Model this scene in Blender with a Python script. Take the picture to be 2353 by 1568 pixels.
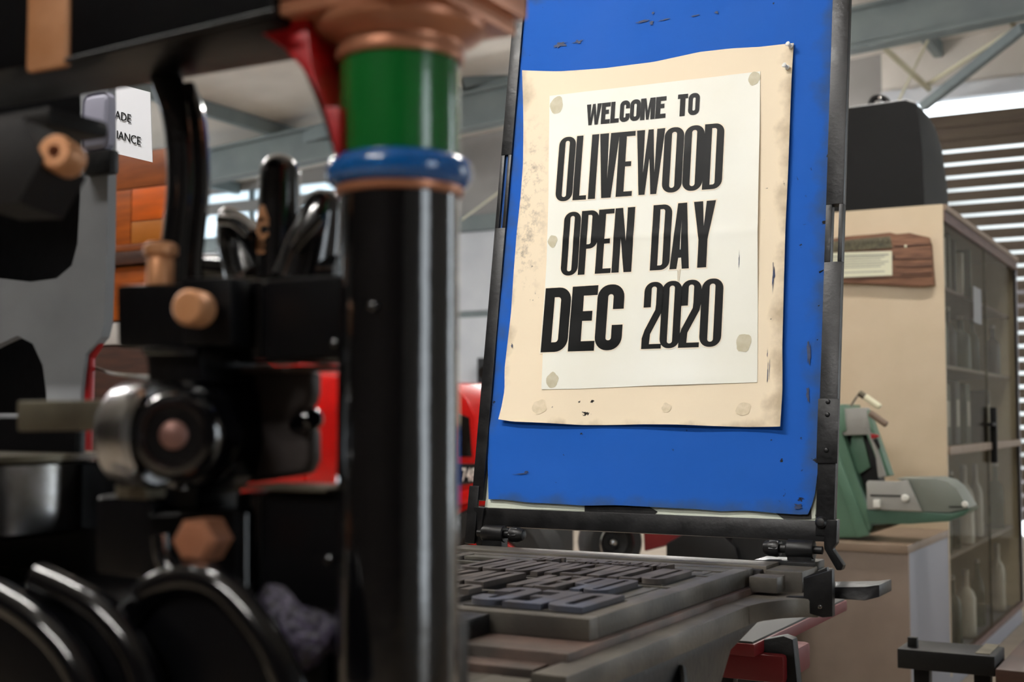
import bpy, bmesh, math, random
from mathutils import Vector as V, Matrix, geometry, noise

for o in list(bpy.data.objects):
    bpy.data.objects.remove(o, do_unlink=True)
S = bpy.context.scene
COL = S.collection
random.seed(7)

# ------------------------------------------------------------------ camera
FPX = 3000.0
YAW = math.radians(28.8)
TILT = math.atan(176 / 3000.0)
CAM = V((0, 0, 1.12))
FW = V((-math.sin(YAW) * math.cos(TILT), math.cos(YAW) * math.cos(TILT), math.sin(TILT)))
RT = V((math.cos(YAW), math.sin(YAW), 0))
UP = RT.cross(FW)
cd = bpy.data.cameras.new('camera')
cam = bpy.data.objects.new('camera', cd)
COL.objects.link(cam)
cd.sensor_width = 36.0
cd.lens = FPX / 2353 * 36.0
cam.matrix_world = Matrix((
    (RT.x, UP.x, -FW.x, CAM.x), (RT.y, UP.y, -FW.y, CAM.y), (RT.z, UP.z, -FW.z, CAM.z), (0, 0, 0, 1)))
cd.dof.use_dof = True
cd.dof.focus_distance = 2.18
cd.dof.aperture_fstop = 4.8
cd.dof.aperture_blades = 9
cd.clip_start = 0.02
cd.clip_end = 200
S.camera = cam

# ------------------------------------------------------------------ world / exposure
W = bpy.data.worlds.new('overcast_sky')
S.world = W
W.use_nodes = True
bg = W.node_tree.nodes['Background']
bg.inputs[0].default_value = (0.86, 0.94, 1.0, 1)
bg.inputs[1].default_value = 2.4
S.view_settings.view_transform = 'Standard'
S.view_settings.look = 'None'
S.view_settings.exposure = 1.0
S.view_settings.gamma = 1.0
S.view_settings.use_curve_mapping = False
LAMP_STRENGTH = 80.0
LAMP_SPOTS = [(-1.75, 0.55, 3.05), (-4.6, 2.2, 3.7), (-6.0, 5.2, 3.9), (-0.9, -1.7, 3.1), (-0.4, 4.4, 3.9), (-1.5, 7.2, 4.2), (-4.1, 9.4, 3.3), (-4.3, 11.6, 3.3), (-7.6, 3.4, 3.7), (-9.5, 7.5, 4.0), (-12.2, 10.0, 3.6)]

# ------------------------------------------------------------------ pixel rays (layout only)
def ray(x, y):
    return FW + RT * ((x - 1176.5) / FPX) - UP * ((y - 784) / FPX)

def onp(x, y, p, n):
    r = ray(x, y)
    return CAM + r * ((V(p) - CAM).dot(n) / r.dot(n))

def aY(x, y, Y): return onp(x, y, (0, Y, 0), V((0, 1, 0)))
def aX(x, y, X): return onp(x, y, (X, 0, 0), V((1, 0, 0)))
def aZ(x, y, Z): return onp(x, y, (0, 0, Z), V((0, 0, 1)))

# ------------------------------------------------------------------ materials
def srgb(c):
    f = lambda u: u / 12.92 if u <= 0.04045 else ((u + 0.055) / 1.055) ** 2.4
    return (f(c[0] / 255), f(c[1] / 255), f(c[2] / 255), 1)

MATS = {}
def mat(name, c, rough=0.5, metal=0.0, c2=None, nscale=12, namt=0.5, bump=0.0, bscale=60, spec=0.5, coat=0.0,
        stretch=None, rvar=0.0, lo=0.35, hi=0.65):
    if name in MATS: return MATS[name]
    m = bpy.data.materials.new(name)
    m.use_nodes = True
    nt = m.node_tree
    b = nt.nodes['Principled BSDF']
    b.inputs['Base Color'].default_value = srgb(c)
    b.inputs['Roughness'].default_value = rough
    b.inputs['Metallic'].default_value = metal
    b.inputs['Specular IOR Level'].default_value = spec
    b.inputs['Coat Weight'].default_value = coat
    b.inputs['Coat Roughness'].default_value = 0.08
    tc = nt.nodes.new('ShaderNodeTexCoord')
    src = tc.outputs['Object']
    if stretch:
        mp = nt.nodes.new('ShaderNodeMapping')
        mp.inputs['Scale'].default_value = stretch
        nt.links.new(src, mp.inputs[0]); src = mp.outputs[0]
    n = nt.nodes.new('ShaderNodeTexNoise')
    n.inputs['Scale'].default_value = nscale
    n.inputs['Detail'].default_value = 6
    nt.links.new(src, n.inputs['Vector'])
    if c2 is not None:
        r = nt.nodes.new('ShaderNodeValToRGB')
        r.color_ramp.elements[0].position = lo; r.color_ramp.elements[1].position = hi
        r.color_ramp.elements[0].color = srgb(c); r.color_ramp.elements[1].color = srgb(c2)
        nt.links.new(n.outputs['Fac'], r.inputs[0])
        nt.links.new(r.outputs[0], b.inputs['Base Color'])
    if rvar:
        mr = nt.nodes.new('ShaderNodeMapRange')
        mr.inputs[3].default_value = max(0.02, rough - rvar); mr.inputs[4].default_value = rough + rvar
        nt.links.new(n.outputs['Fac'], mr.inputs[0]); nt.links.new(mr.outputs[0], b.inputs['Roughness'])
    if bump:
        n2 = nt.nodes.new('ShaderNodeTexNoise')
        n2.inputs['Scale'].default_value = bscale; n2.inputs['Detail'].default_value = 4
        nt.links.new(src, n2.inputs['Vector'])
        bp = nt.nodes.new('ShaderNodeBump')
        bp.inputs['Strength'].default_value = bump; bp.inputs['Distance'].default_value = 0.004
        nt.links.new(n2.outputs['Fac'], bp.inputs['Height'])
        nt.links.new(bp.outputs[0], b.inputs['Normal'])
    MATS[name] = m
    return m

def simple_emit(name, c, s):
    m = bpy.data.materials.new(name); m.use_nodes = True
    b = m.node_tree.nodes['Principled BSDF']
    b.inputs['Base Color'].default_value = srgb(c)
    b.inputs['Emission Color'].default_value = srgb(c)
    b.inputs['Emission Strength'].default_value = s
    MATS[name] = m
    return m

def glass_mat(name, tint=(240, 241, 238), rough=0.02, opac=0.18):
    m = bpy.data.materials.new(name); m.use_nodes = True
    nt = m.node_tree; b = nt.nodes['Principled BSDF']
    out = nt.nodes['Material Output']
    b.inputs['Base Color'].default_value = srgb(tint); b.inputs['Roughness'].default_value = rough
    t = nt.nodes.new('ShaderNodeBsdfTransparent'); t.inputs[0].default_value = srgb(tint)
    g = nt.nodes.new('ShaderNodeBsdfGlossy'); g.inputs['Roughness'].default_value = rough
    lw = nt.nodes.new('ShaderNodeLayerWeight'); lw.inputs[0].default_value = 0.5
    pw = nt.nodes.new('ShaderNodeMath'); pw.operation = 'POWER'; pw.inputs[1].default_value = 5.0
    nt.links.new(lw.outputs['Facing'], pw.inputs[0])
    fr = nt.nodes.new('ShaderNodeMath'); fr.operation = 'MULTIPLY_ADD'; fr.inputs[1].default_value = 0.20; fr.inputs[2].default_value = 0.03
    nt.links.new(pw.outputs[0], fr.inputs[0])
    mx = nt.nodes.new('ShaderNodeMixShader')
    nt.links.new(fr.outputs[0], mx.inputs[0]); nt.links.new(t.outputs[0], mx.inputs[1]); nt.links.new(g.outputs[0], mx.inputs[2])
    nt.links.new(mx.outputs[0], out.inputs[0])
    MATS[name] = m
    return m

def sheet_mat(name, c):
    m = bpy.data.materials.new(name); m.use_nodes = True
    nt = m.node_tree; out = nt.nodes['Material Output']
    d = nt.nodes.new('ShaderNodeBsdfDiffuse'); d.inputs[0].default_value = srgb(c)
    t = nt.nodes.new('ShaderNodeBsdfTranslucent'); t.inputs[0].default_value = srgb(c)
    mx = nt.nodes.new('ShaderNodeMixShader'); mx.inputs[0].default_value = 0.75
    nt.links.new(d.outputs[0], mx.inputs[1]); nt.links.new(t.outputs[0], mx.inputs[2]); nt.links.new(mx.outputs[0], out.inputs[0])
    MATS[name] = m
    return m

BLACK = mat('black_enamel', (7, 7, 9), 0.16, 0, bump=0.16, bscale=45, coat=1.0, rvar=0.05)
BLACKD = mat('black_dull_enamel', (5, 5, 7), 0.36, 0, bump=0.12, bscale=70, rvar=0.08, spec=0.22)
BLACKR = mat('black_rib_enamel', (6, 6, 8), 0.12, 0, bump=0.05, bscale=60, spec=0.5)
BLACKF = mat('black_frame_paint', (13, 13, 15), 0.38, 0, c2=(24, 24, 25), nscale=30, bump=0.12, bscale=110, rvar=0.15, spec=0.35)
CASTROUGH = mat('rough_cast_black', (74, 66, 92), 0.35, 0, c2=(14, 13, 18), nscale=210, bump=1.0, bscale=170)
BROWNBLACK = mat('worn_dark_casting', (66, 58, 55), 0.5, 0.0, c2=(42, 37, 36), nscale=10)
COPPER = mat('copper_paint', (196, 136, 104), 0.36, 0.5, c2=(178, 118, 88), nscale=14, bump=0.08)
COPPER2 = mat('copper_paint_light', (214, 158, 116), 0.42, 0.35, c2=(190, 132, 88), nscale=20)
GREEN = mat('green_enamel', (14, 98, 38), 0.2, 0, coat=0.6, bump=0.10, bscale=80)
BLUE = mat('blue_enamel', (8, 84, 152), 0.18, 0, coat=0.6, bump=0.06, bscale=60)
RED = mat('red_enamel', (182, 18, 24), 0.35, 0, c2=(160, 12, 20), nscale=8, coat=0.2)
STEEL = mat('polished_steel', (186, 186, 190), 0.24, 1.0, c2=(140, 138, 132), nscale=25, rvar=0.1)
STEELWARM = mat('worn_steel', (120, 114, 98), 0.45, 0.8, c2=(92, 86, 74), nscale=16)
GREYPLATE = mat('grey_primer', (142, 145, 148), 0.6, 0, c2=(128, 130, 134), nscale=9)
LILAC = mat('lilac_grey_plastic', (150, 150, 166), 0.5)
IRON = mat('bare_bed_iron', (108, 102, 93), 0.45, 0.35, c2=(78, 74, 69), nscale=9, bump=0.15, bscale=140, rvar=0.1)
IRONDK = mat('dark_bed_iron', (44, 41, 40), 0.5, 0.3, c2=(30, 29, 29), nscale=12, bump=0.2)
IRONRUST = mat('rust_tinted_iron', (112, 90, 80), 0.5, 0.3, c2=(76, 69, 64), nscale=14, bump=0.2)
TYPEINK = mat('inked_wood_type', (102, 95, 90), 0.55, 0.0, c2=(72, 67, 65), nscale=14, bump=0.1, rvar=0.08, spec=0.25)
TYPEINKB = mat('blue_inked_wood_type', (78, 75, 78), 0.55, 0.0, c2=(80, 88, 106), nscale=10, bump=0.1, spec=0.25, lo=.5, hi=.75)
TYPEDK = mat('wood_type_shoulder', (44, 40, 36), 0.6, 0, c2=(28, 26, 25), nscale=30)
FURN = mat('grey_furniture', (100, 96, 88), 0.5, 0.1, c2=(72, 70, 64), nscale=20)
INK = mat('black_ink', (8, 9, 10), 0.42, 0, c2=(18, 19, 19), nscale=16, spec=0.14, bump=0.05, bscale=70, rvar=0.1)
HALO = mat('oil_halo', (247, 238, 218), 0.6)
PIN = mat('white_pin_plastic', (232, 232, 226), 0.3)
TAPE = mat('old_tape_stain', (210, 204, 180), 0.6, c2=(196, 188, 158), nscale=60)
TAPE2 = mat('faint_tape_stain', (238, 222, 194), 0.6, c2=(220, 204, 170), nscale=90)
WHITEPAPER = mat('packing_paper', (226, 232, 214), 0.7, c2=(216, 222, 206), nscale=20)
GREYPAPER = mat('grey_packing', (92, 90, 84), 0.8, c2=(70, 70, 68), nscale=20)
SIGNP = mat('sign_paper', (205, 207, 212), 0.7)
BEIGE = mat('beige_laminate', (208, 190, 162), 0.5, c2=(202, 184, 155), nscale=6)
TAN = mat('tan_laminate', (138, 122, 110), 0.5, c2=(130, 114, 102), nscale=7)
TANTOP = mat('tan_top', (146, 126, 108), 0.45, c2=(136, 116, 98), nscale=9)
PALELILAC = mat('pale_grey_laminate', (142, 143, 152), 0.5)
WOODTRIM = mat('dark_wood_trim', (110, 84, 76), 0.5, c2=(86, 60, 54), nscale=6, stretch=(8, 1, 8))
PLAQUE = mat('plaque_timber', (138, 98, 74), 0.7, c2=(98, 66, 50), nscale=5, stretch=(2, 8, 22), bump=0.5, bscale=14)
PLAQUEM = mat('cast_name_strip', (112, 106, 84), 0.5, 0.4, c2=(78, 76, 64), nscale=60, bump=0.6, bscale=120)
LABELP = mat('label_paper', (226, 226, 200), 0.7)
GREYINK = mat('label_print', (150, 152, 140), 0.8)
CASE = mat('black_case_shell', (9, 9, 10), 0.55, c2=(7, 7, 8), nscale=30, spec=0.25, bump=0.15, bscale=220)
MGREEN = mat('machine_green', (92, 128, 106), 0.45, c2=(82, 118, 97), nscale=6, coat=0.2)
MGREEND = mat('machine_deep_green', (66, 98, 82), 0.4, coat=0.2)
MGREY = mat('machine_grey', (158, 158, 152), 0.45)
MGREYG = mat('machine_tray_grey', (128, 134, 126), 0.4)
WHITE = mat('white_plastic', (232, 232, 224), 0.35)
CREAM = mat('cream_handle', (230, 226, 196), 0.4)
BROWNH = mat('brown_handle', (120, 100, 84), 0.5)
BLACKPL = mat('black_plastic', (13, 13, 14), 0.5, spec=0.3, bump=0.1, bscale=200)
REDDK = mat('deep_red_plastic', (104, 10, 18), 0.5)
GREYTOP = mat('grey_table_top', (48, 47, 45), 0.6)
SLAT = mat('brown_slat', (74, 62, 46), 0.6, c2=(64, 50, 38), nscale=3, stretch=(1, 6, 6))
ROOF = mat('white_roof_sheet', (210, 205, 197), 0.6, c2=(198, 193, 185), nscale=2)
WALLW = mat('pale_wall_sheet', (196, 200, 204), 0.6, c2=(184, 188, 194), nscale=2)
WALLG = mat('grey_wall', (150, 148, 146), 0.8, c2=(138, 136, 134), nscale=2)
BEAMG = mat('grey_green_steel', (112, 122, 122), 0.5, c2=(100, 110, 112), nscale=3)
BEAMW = mat('cream_brace', (190, 186, 160), 0.5)
CONC = mat('concrete_floor', (158, 144, 126), 0.55, c2=(140, 128, 114), nscale=3, bump=0.05)
ORANGE = mat('orange_varnish', (156, 78, 20), 0.4, c2=(120, 56, 14), nscale=4, stretch=(1, 1, 7))
ORANGE2 = mat('bright_orange_varnish', (190, 84, 14), 0.4, c2=(160, 74, 18), nscale=4, stretch=(1, 1, 7))
BROWNW = mat('dark_brown_timber', (66, 38, 26), 0.5, c2=(46, 26, 18), nscale=6, stretch=(1, 1, 9))
TRUCKRED = mat('truck_red', (206, 22, 18), 0.25, coat=0.5)
TYRE = mat('tyre_rubber', (24, 23, 23), 0.7, bump=0.3, bscale=60)
CHROME = mat('chrome', (210, 210, 210), 0.12, 1.0)
CYAN = mat('pale_cyan_paint', (150, 200, 196), 0.5)
DARKGLASS = mat('dark_window', (26, 22, 20), 0.15)
AMBERB = mat('dark_object', (58, 44, 34), 0.5, c2=(34, 28, 24), nscale=9)
OLIVE = mat('olive_object', (70, 72, 46), 0.4, c2=(44, 46, 32), nscale=9)
PALEB = mat('pale_object', (190, 180, 168), 0.4)
GLASS = glass_mat('pane_glass')
BOTTLE = glass_mat('bottle_glass', (205, 214, 196), 0.03)
SKYSHEET = sheet_mat('translucent_sheet', (238, 246, 250))
TUBE = simple_emit('lamp_tube', (255, 252, 248), LAMP_STRENGTH)

def with_edge_dirt(name, base, dirt, hx, hy, cx, cy, smut=False):
    """paint with grubby worn edges: dirt follows the sheet's own borders, broken up by noise"""
    m = mat(name, base, 0.72, 0, bump=0.12, bscale=40, rvar=0.08, spec=0.2)
    nt = m.node_tree; b = nt.nodes['Principled BSDF']
    tc = nt.nodes.new('ShaderNodeTexCoord')
    sep = nt.nodes.new('ShaderNodeSeparateXYZ'); nt.links.new(tc.outputs['Object'], sep.inputs[0])
    def M(op, a, bb=None):
        n = nt.nodes.new('ShaderNodeMath'); n.operation = op
        for i, q in enumerate((a, bb)):
            if q is None: continue
            if isinstance(q, (int, float)): n.inputs[i].default_value = q
            else: nt.links.new(q, n.inputs[i])
        return n.outputs[0]
    dx = M('SUBTRACT', hx, M('ABSOLUTE', M('SUBTRACT', sep.outputs[0], cx)))
    dy = M('SUBTRACT', hy, M('ABSOLUTE', M('SUBTRACT', sep.outputs[2], cy)))
    d = M('MINIMUM', dx, M('MULTIPLY', dy, 1.4))
    n1 = nt.nodes.new('ShaderNodeTexNoise'); n1.inputs['Scale'].default_value = 24; n1.inputs['Detail'].default_value = 8
    nt.links.new(tc.outputs['Object'], n1.inputs['Vector'])
    dd = M('ADD', d, M('MULTIPLY', M('SUBTRACT', n1.outputs['Fac'], 0.5), 0.075))
    r = nt.nodes.new('ShaderNodeValToRGB')
    r.color_ramp.elements[0].position = 0.0; r.color_ramp.elements[1].position = 0.026
    r.color_ramp.elements[0].color = (0.6, 0.6, 0.6, 1); r.color_ramp.elements[1].color = (0, 0, 0, 1)
    nt.links.new(dd, r.inputs[0])
    # black specks
    n2 = nt.nodes.new('ShaderNodeTexNoise'); n2.inputs['Scale'].default_value = 55; n2.inputs['Detail'].default_value = 5
    nt.links.new(tc.outputs['Object'], n2.inputs['Vector'])
    n3 = nt.nodes.new('ShaderNodeTexNoise'); n3.inputs['Scale'].default_value = 5; n3.inputs['Detail'].default_value = 2
    nt.links.new(tc.outputs['Object'], n3.inputs['Vector'])
    sp = nt.nodes.new('ShaderNodeValToRGB')
    sp.color_ramp.elements[0].position = 0.745; sp.color_ramp.elements[1].position = 0.77
    nt.links.new(M('ADD', M('MULTIPLY', n2.outputs['Fac'], 0.75), M('MULTIPLY', n3.outputs['Fac'], 0.42)), sp.inputs[0])
    mx = nt.nodes.new('ShaderNodeMix'); mx.data_type = 'RGBA'
    nt.links.new(r.outputs[0], mx.inputs[0])
    mx.inputs[6].default_value = srgb(base); mx.inputs[7].default_value = srgb(dirt)
    mx2 = nt.nodes.new('ShaderNodeMix'); mx2.data_type = 'RGBA'
    nt.links.new(sp.outputs[0], mx2.inputs[0])
    nt.links.new(mx.outputs[2], mx2.inputs[6]); mx2.inputs[7].default_value = srgb((30, 26, 24))
    last = mx2.outputs[2]
    if smut:
        # ink smut rubbed into the left margin
        n4 = nt.nodes.new('ShaderNodeTexNoise'); n4.inputs['Scale'].default_value = 42; n4.inputs['Detail'].default_value = 9; n4.inputs['Roughness'].default_value = .7
        nt.links.new(tc.outputs['Object'], n4.inputs['Vector'])
        sm = nt.nodes.new('ShaderNodeValToRGB'); sm.color_ramp.elements[0].position = .50; sm.color_ramp.elements[1].position = .66
        nt.links.new(n4.outputs['Fac'], sm.inputs[0])
        cl1 = nt.nodes.new('ShaderNodeMath'); cl1.operation = 'MULTIPLY'; cl1.use_clamp = True
        nt.links.new(M('SUBTRACT', -hx + .085, sep.outputs[0]), cl1.inputs[0]); cl1.inputs[1].default_value = 22
        cl2 = nt.nodes.new('ShaderNodeMath'); cl2.operation = 'MULTIPLY'; cl2.use_clamp = True
        nt.links.new(M('SUBTRACT', .19, M('ABSOLUTE', M('SUBTRACT', sep.outputs[2], .06))), cl2.inputs[0]); cl2.inputs[1].default_value = 9
        fac = M('MULTIPLY', M('MULTIPLY', cl1.outputs[0], cl2.outputs[0]), M('MULTIPLY', sm.outputs[0], .62))
        mx3 = nt.nodes.new('ShaderNodeMix'); mx3.data_type = 'RGBA'
        nt.links.new(fac, mx3.inputs[0]); nt.links.new(last, mx3.inputs[6]); mx3.inputs[7].default_value = srgb((96, 84, 72))
        last = mx3.outputs[2]
    nt.links.new(last, b.inputs['Base Color'])
    return m

BLUESHEET = with_edge_dirt('blue_tympan_cloth', (24, 92, 188), (58, 78, 92), 0.30, 0.47, 0.0, 0.0)
BOARDM = with_edge_dirt('cream_card', (248, 232, 204), (150, 128, 96), 0.262, 0.34, 0.0, 0.0, True)
PAPERM = mat('print_paper', (246, 247, 238), 0.55, c2=(243, 242, 228), nscale=4, bump=0.06, bscale=6)

# ------------------------------------------------------------------ mesh helpers
WL = {}
def link(name, me, parent, loc):
    o = bpy.data.objects.new(name, me)
    COL.objects.link(o)
    base = WL[parent.name] if parent else V((0, 0, 0))
    o.location = V(loc) - base
    if parent: o.parent = parent
    WL[o.name] = V(loc)
    return o

def tag(o, label=None, cat=None, group=None, kind=None):
    if label: o['label'] = label
    if cat: o['category'] = cat
    if group: o['group'] = group
    if kind: o['kind'] = kind
    return o

def thing(name, label, cat, loc, group=None):
    return tag(link(name, None, None, loc), label, cat, group)

def build(name, bm, m, parent=None, smooth=35, recenter=True):
    bmesh.ops.recalc_face_normals(bm, faces=bm.faces)
    c = V((0, 0, 0))
    if recenter and len(bm.verts):
        lo = V((min(v.co[i] for v in bm.verts) for i in range(3))); hi = V((max(v.co[i] for v in bm.verts) for i in range(3)))
        c = (lo + hi) / 2
        for v in bm.verts: v.co -= c
    me = bpy.data.meshes.new(name)
    bm.to_mesh(me); bm.free()
    me.materials.append(m)
    if smooth:
        for p in me.polygons: p.use_smooth = True
        me.set_sharp_from_angle(angle=math.radians(smooth))
    return link(name, me, parent, c)

def bevel(bm, w, seg=2, angle=30):
    if w <= 0: return bm
    es = [e for e in bm.edges if len(e.link_faces) == 2 and e.calc_face_angle(0) > math.radians(angle)]
    bmesh.ops.bevel(bm, geom=es, offset=w, segments=seg, profile=0.6, affect='EDGES')
    return bm

def box(c, s, bev=0, rot=None, seg=2):
    bm = bmesh.new()
    bmesh.ops.create_cube(bm, size=1)
    for v in bm.verts: v.co = V((v.co.x * s[0], v.co.y * s[1], v.co.z * s[2]))
    bevel(bm, bev, seg)
    if rot: bmesh.ops.rotate(bm, verts=bm.verts, cent=(0, 0, 0), matrix=rot)
    bmesh.ops.translate(bm, verts=bm.verts, vec=V(c))
    return bm

def bx(x0, x1, y0, y1, z0, z1, bev=0, seg=2):
    return box(((x0 + x1) / 2, (y0 + y1) / 2, (z0 + z1) / 2), (abs(x1 - x0), abs(y1 - y0), abs(z1 - z0)), bev, None, seg)

def join(*bms):
    out = bmesh.new()
    for b in bms:
        mp = {}
        for v in b.verts: mp[v] = out.verts.new(v.co)
        for f in b.faces:
            try: out.faces.new([mp[v] for v in f.verts])
            except ValueError: pass
        b.free()
    return out

def frame(axis):
    a = V(axis).normalized()
    t = V((0, 0, 1)) if abs(a.z) < 0.9 else V((1, 0, 0))
    u = t.cross(a).normalized(); w = a.cross(u)
    return a, u, w

def lathe(prof, o, axis=(0, 0, 1), n=32, a0=0.0, a1=2 * math.pi, phase=0.0):
    a, u, w = frame(axis); o = V(o)
    bm = bmesh.new(); full = abs(a1 - a0 - 2 * math.pi) < 1e-6
    rows = []
    for r, h in prof:
        if r < 1e-6: rows.append([bm.verts.new(o + a * h)])
        else:
            k = n if full else n + 1
            rows.append([bm.verts.new(o + a * h + (u * math.cos(t) + w * math.sin(t)) * r)
                         for t in [phase + a0 + (a1 - a0) * i / n for i in range(k)]])
    for A, B in zip(rows, rows[1:]):
        m = max(len(A), len(B))
        for i in range(m if full else m - 1):
            j = (i + 1) % m
            q = [A[i % len(A)], A[j % len(A)], B[j % len(B)], B[i % len(B)]]
            q = [v for k, v in enumerate(q) if v not in q[:k]]
            if len(q) >= 3: bm.faces.new(q)
    if full and tuple(prof[0]) != tuple(prof[-1]):
        for R in (rows[0], rows[-1]):
            if len(R) > 2: bm.faces.new(R)
    return bm

def cyl(p0, p1, r, n=24, bev=0.0):
    d = V(p1) - V(p0); L = d.length
    pr = [(r - bev, 0), (r, bev), (r, L - bev), (r - bev, L)] if bev else [(r, 0), (r, L)]
    return lathe(pr, p0, d, n)

def tube(pts, r, n=12, sx=1.0, cap=True, up=None):
    pts = [V(p) for p in pts]; bm = bmesh.new(); rows = []; prev = None
    for i, p in enumerate(pts):
        t = (pts[min(i + 1, len(pts) - 1)] - pts[max(i - 1, 0)]).normalized()
        if up: u = V(up).cross(t).normalized()
        elif prev is None: _, u, _ = frame(t)
        else: u = (prev - t * prev.dot(t)).normalized()
        prev = u; w = t.cross(u)
        rr = r[i] if isinstance(r, (list, tuple)) else r
        rows.append([bm.verts.new(p + u * (math.cos(a) * rr * sx) + w * (math.sin(a) * rr)) for a in [2 * math.pi * (k + .5) / n for k in range(n)]])
    for A, B in zip(rows, rows[1:]):
        for k in range(n): bm.faces.new([A[k], A[(k + 1) % n], B[(k + 1) % n], B[k]])
    if cap: bm.faces.new(rows[0]); bm.faces.new(rows[-1])
    return bm

def prism(pts, ext, bev=0, seg=2):
    bm = bmesh.new()
    A = [bm.verts.new(V(p)) for p in pts]; B = [bm.verts.new(V(p) + V(ext)) for p in pts]
    bm.faces.new(A); bm.faces.new(list(reversed(B)))
    n = len(A)
    for i in range(n): bm.faces.new([A[i], B[i], B[(i + 1) % n], A[(i + 1) % n]])
    bmesh.ops.recalc_face_normals(bm, faces=bm.faces)
    return bevel(bm, bev, seg)

def pxY(pp, Y, depth, bev=0, seg=2):
    """a casting whose front outline lies in the plane Y, with real depth"""
    return prism([aY(x, y, Y) for x, y in pp], (0, depth, 0), bev, seg)

def smooth_path(pts, k=6):
    pts = [V(p) for p in pts]; out = []
    for i in range(len(pts) - 1):
        p0 = pts[max(i - 1, 0)]; p1 = pts[i]; p2 = pts[i + 1]; p3 = pts[min(i + 2, len(pts) - 1)]
        for j in range(k):
            t = j / k
            out.append(0.5 * ((2 * p1) + (p2 - p0) * t + (2 * p0 - 5 * p1 + 4 * p2 - p3) * t * t + (3 * p1 - p0 - 3 * p2 + p3) * t ** 3))
    out.append(pts[-1])
    return out

def contour_bm(contours, depth, off=0.0):
    """closed 2D contours (holes allowed) filled and extruded: mesh in XY, z from 0 to depth"""
    cu = bpy.data.curves.new('outline', 'CURVE'); cu.dimensions = '2D'; cu.fill_mode = 'BOTH'
    cu.extrude = depth / 2; cu.offset = off
    for c in contours:
        s = cu.splines.new('POLY'); s.points.add(len(c) - 1); s.use_cyclic_u = True
        for p, q in zip(s.points, c): p.co = (q[0], q[1], 0, 1)
    ob = bpy.data.objects.new('outline', cu)
    me = bpy.data.meshes.new_from_object(ob)
    bm = bmesh.new(); bm.from_mesh(me)
    bpy.data.objects.remove(ob); bpy.data.curves.remove(cu); bpy.data.meshes.remove(me)
    bmesh.ops.translate(bm, verts=bm.verts, vec=(0, 0, depth / 2))
    bmesh.ops.remove_doubles(bm, verts=bm.verts, dist=1e-6)
    return bm

def font_bm(text, size, depth, bold=0.0, align='LEFT'):
    cu = bpy.data.curves.new('lettering', 'FONT'); cu.body = text; cu.size = size; cu.extrude = depth / 2
    cu.offset = bold; cu.align_x = align; cu.resolution_u = 3
    ob = bpy.data.objects.new('lettering', cu)
    COL.objects.link(ob)
    me = bpy.data.meshes.new_from_object(ob)
    bm = bmesh.new(); bm.from_mesh(me)
    bpy.data.objects.remove(ob); bpy.data.curves.remove(cu); bpy.data.meshes.remove(me)
    return bm

def place(bm, o, u, v):
    u = V(u).normalized(); v = V(v).normalized(); w = u.cross(v); o = V(o)
    for q in bm.verts: q.co = o + u * q.co.x + v * q.co.y + w * q.co.z
    return bm

# ------------------------------------------------------------------ condensed poster alphabet
def arc(cx, cy, rx, ry, a0, a1, n=7):
    return [(cx + rx * math.cos(math.radians(a0 + (a1 - a0) * i / n)), cy + ry * math.sin(math.radians(a0 + (a1 - a0) * i / n))) for i in range(n + 1)]

def rr(x0, y0, x1, y1, bl, br, tr, tl):
    p = []
    for (cx, cy, r, a) in ((x0, y0, bl, 180), (x1, y0, br, 270), (x1, y1, tr, 0), (x0, y1, tl, 90)):
        if r <= 0: p.append((cx, cy))
        else:
            sx = cx + r if cx == x0 else cx - r
            sy = cy + r if cy == y0 else cy - r
            p += arc(sx, sy, r, r, a, a + 90)
    return p

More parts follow.
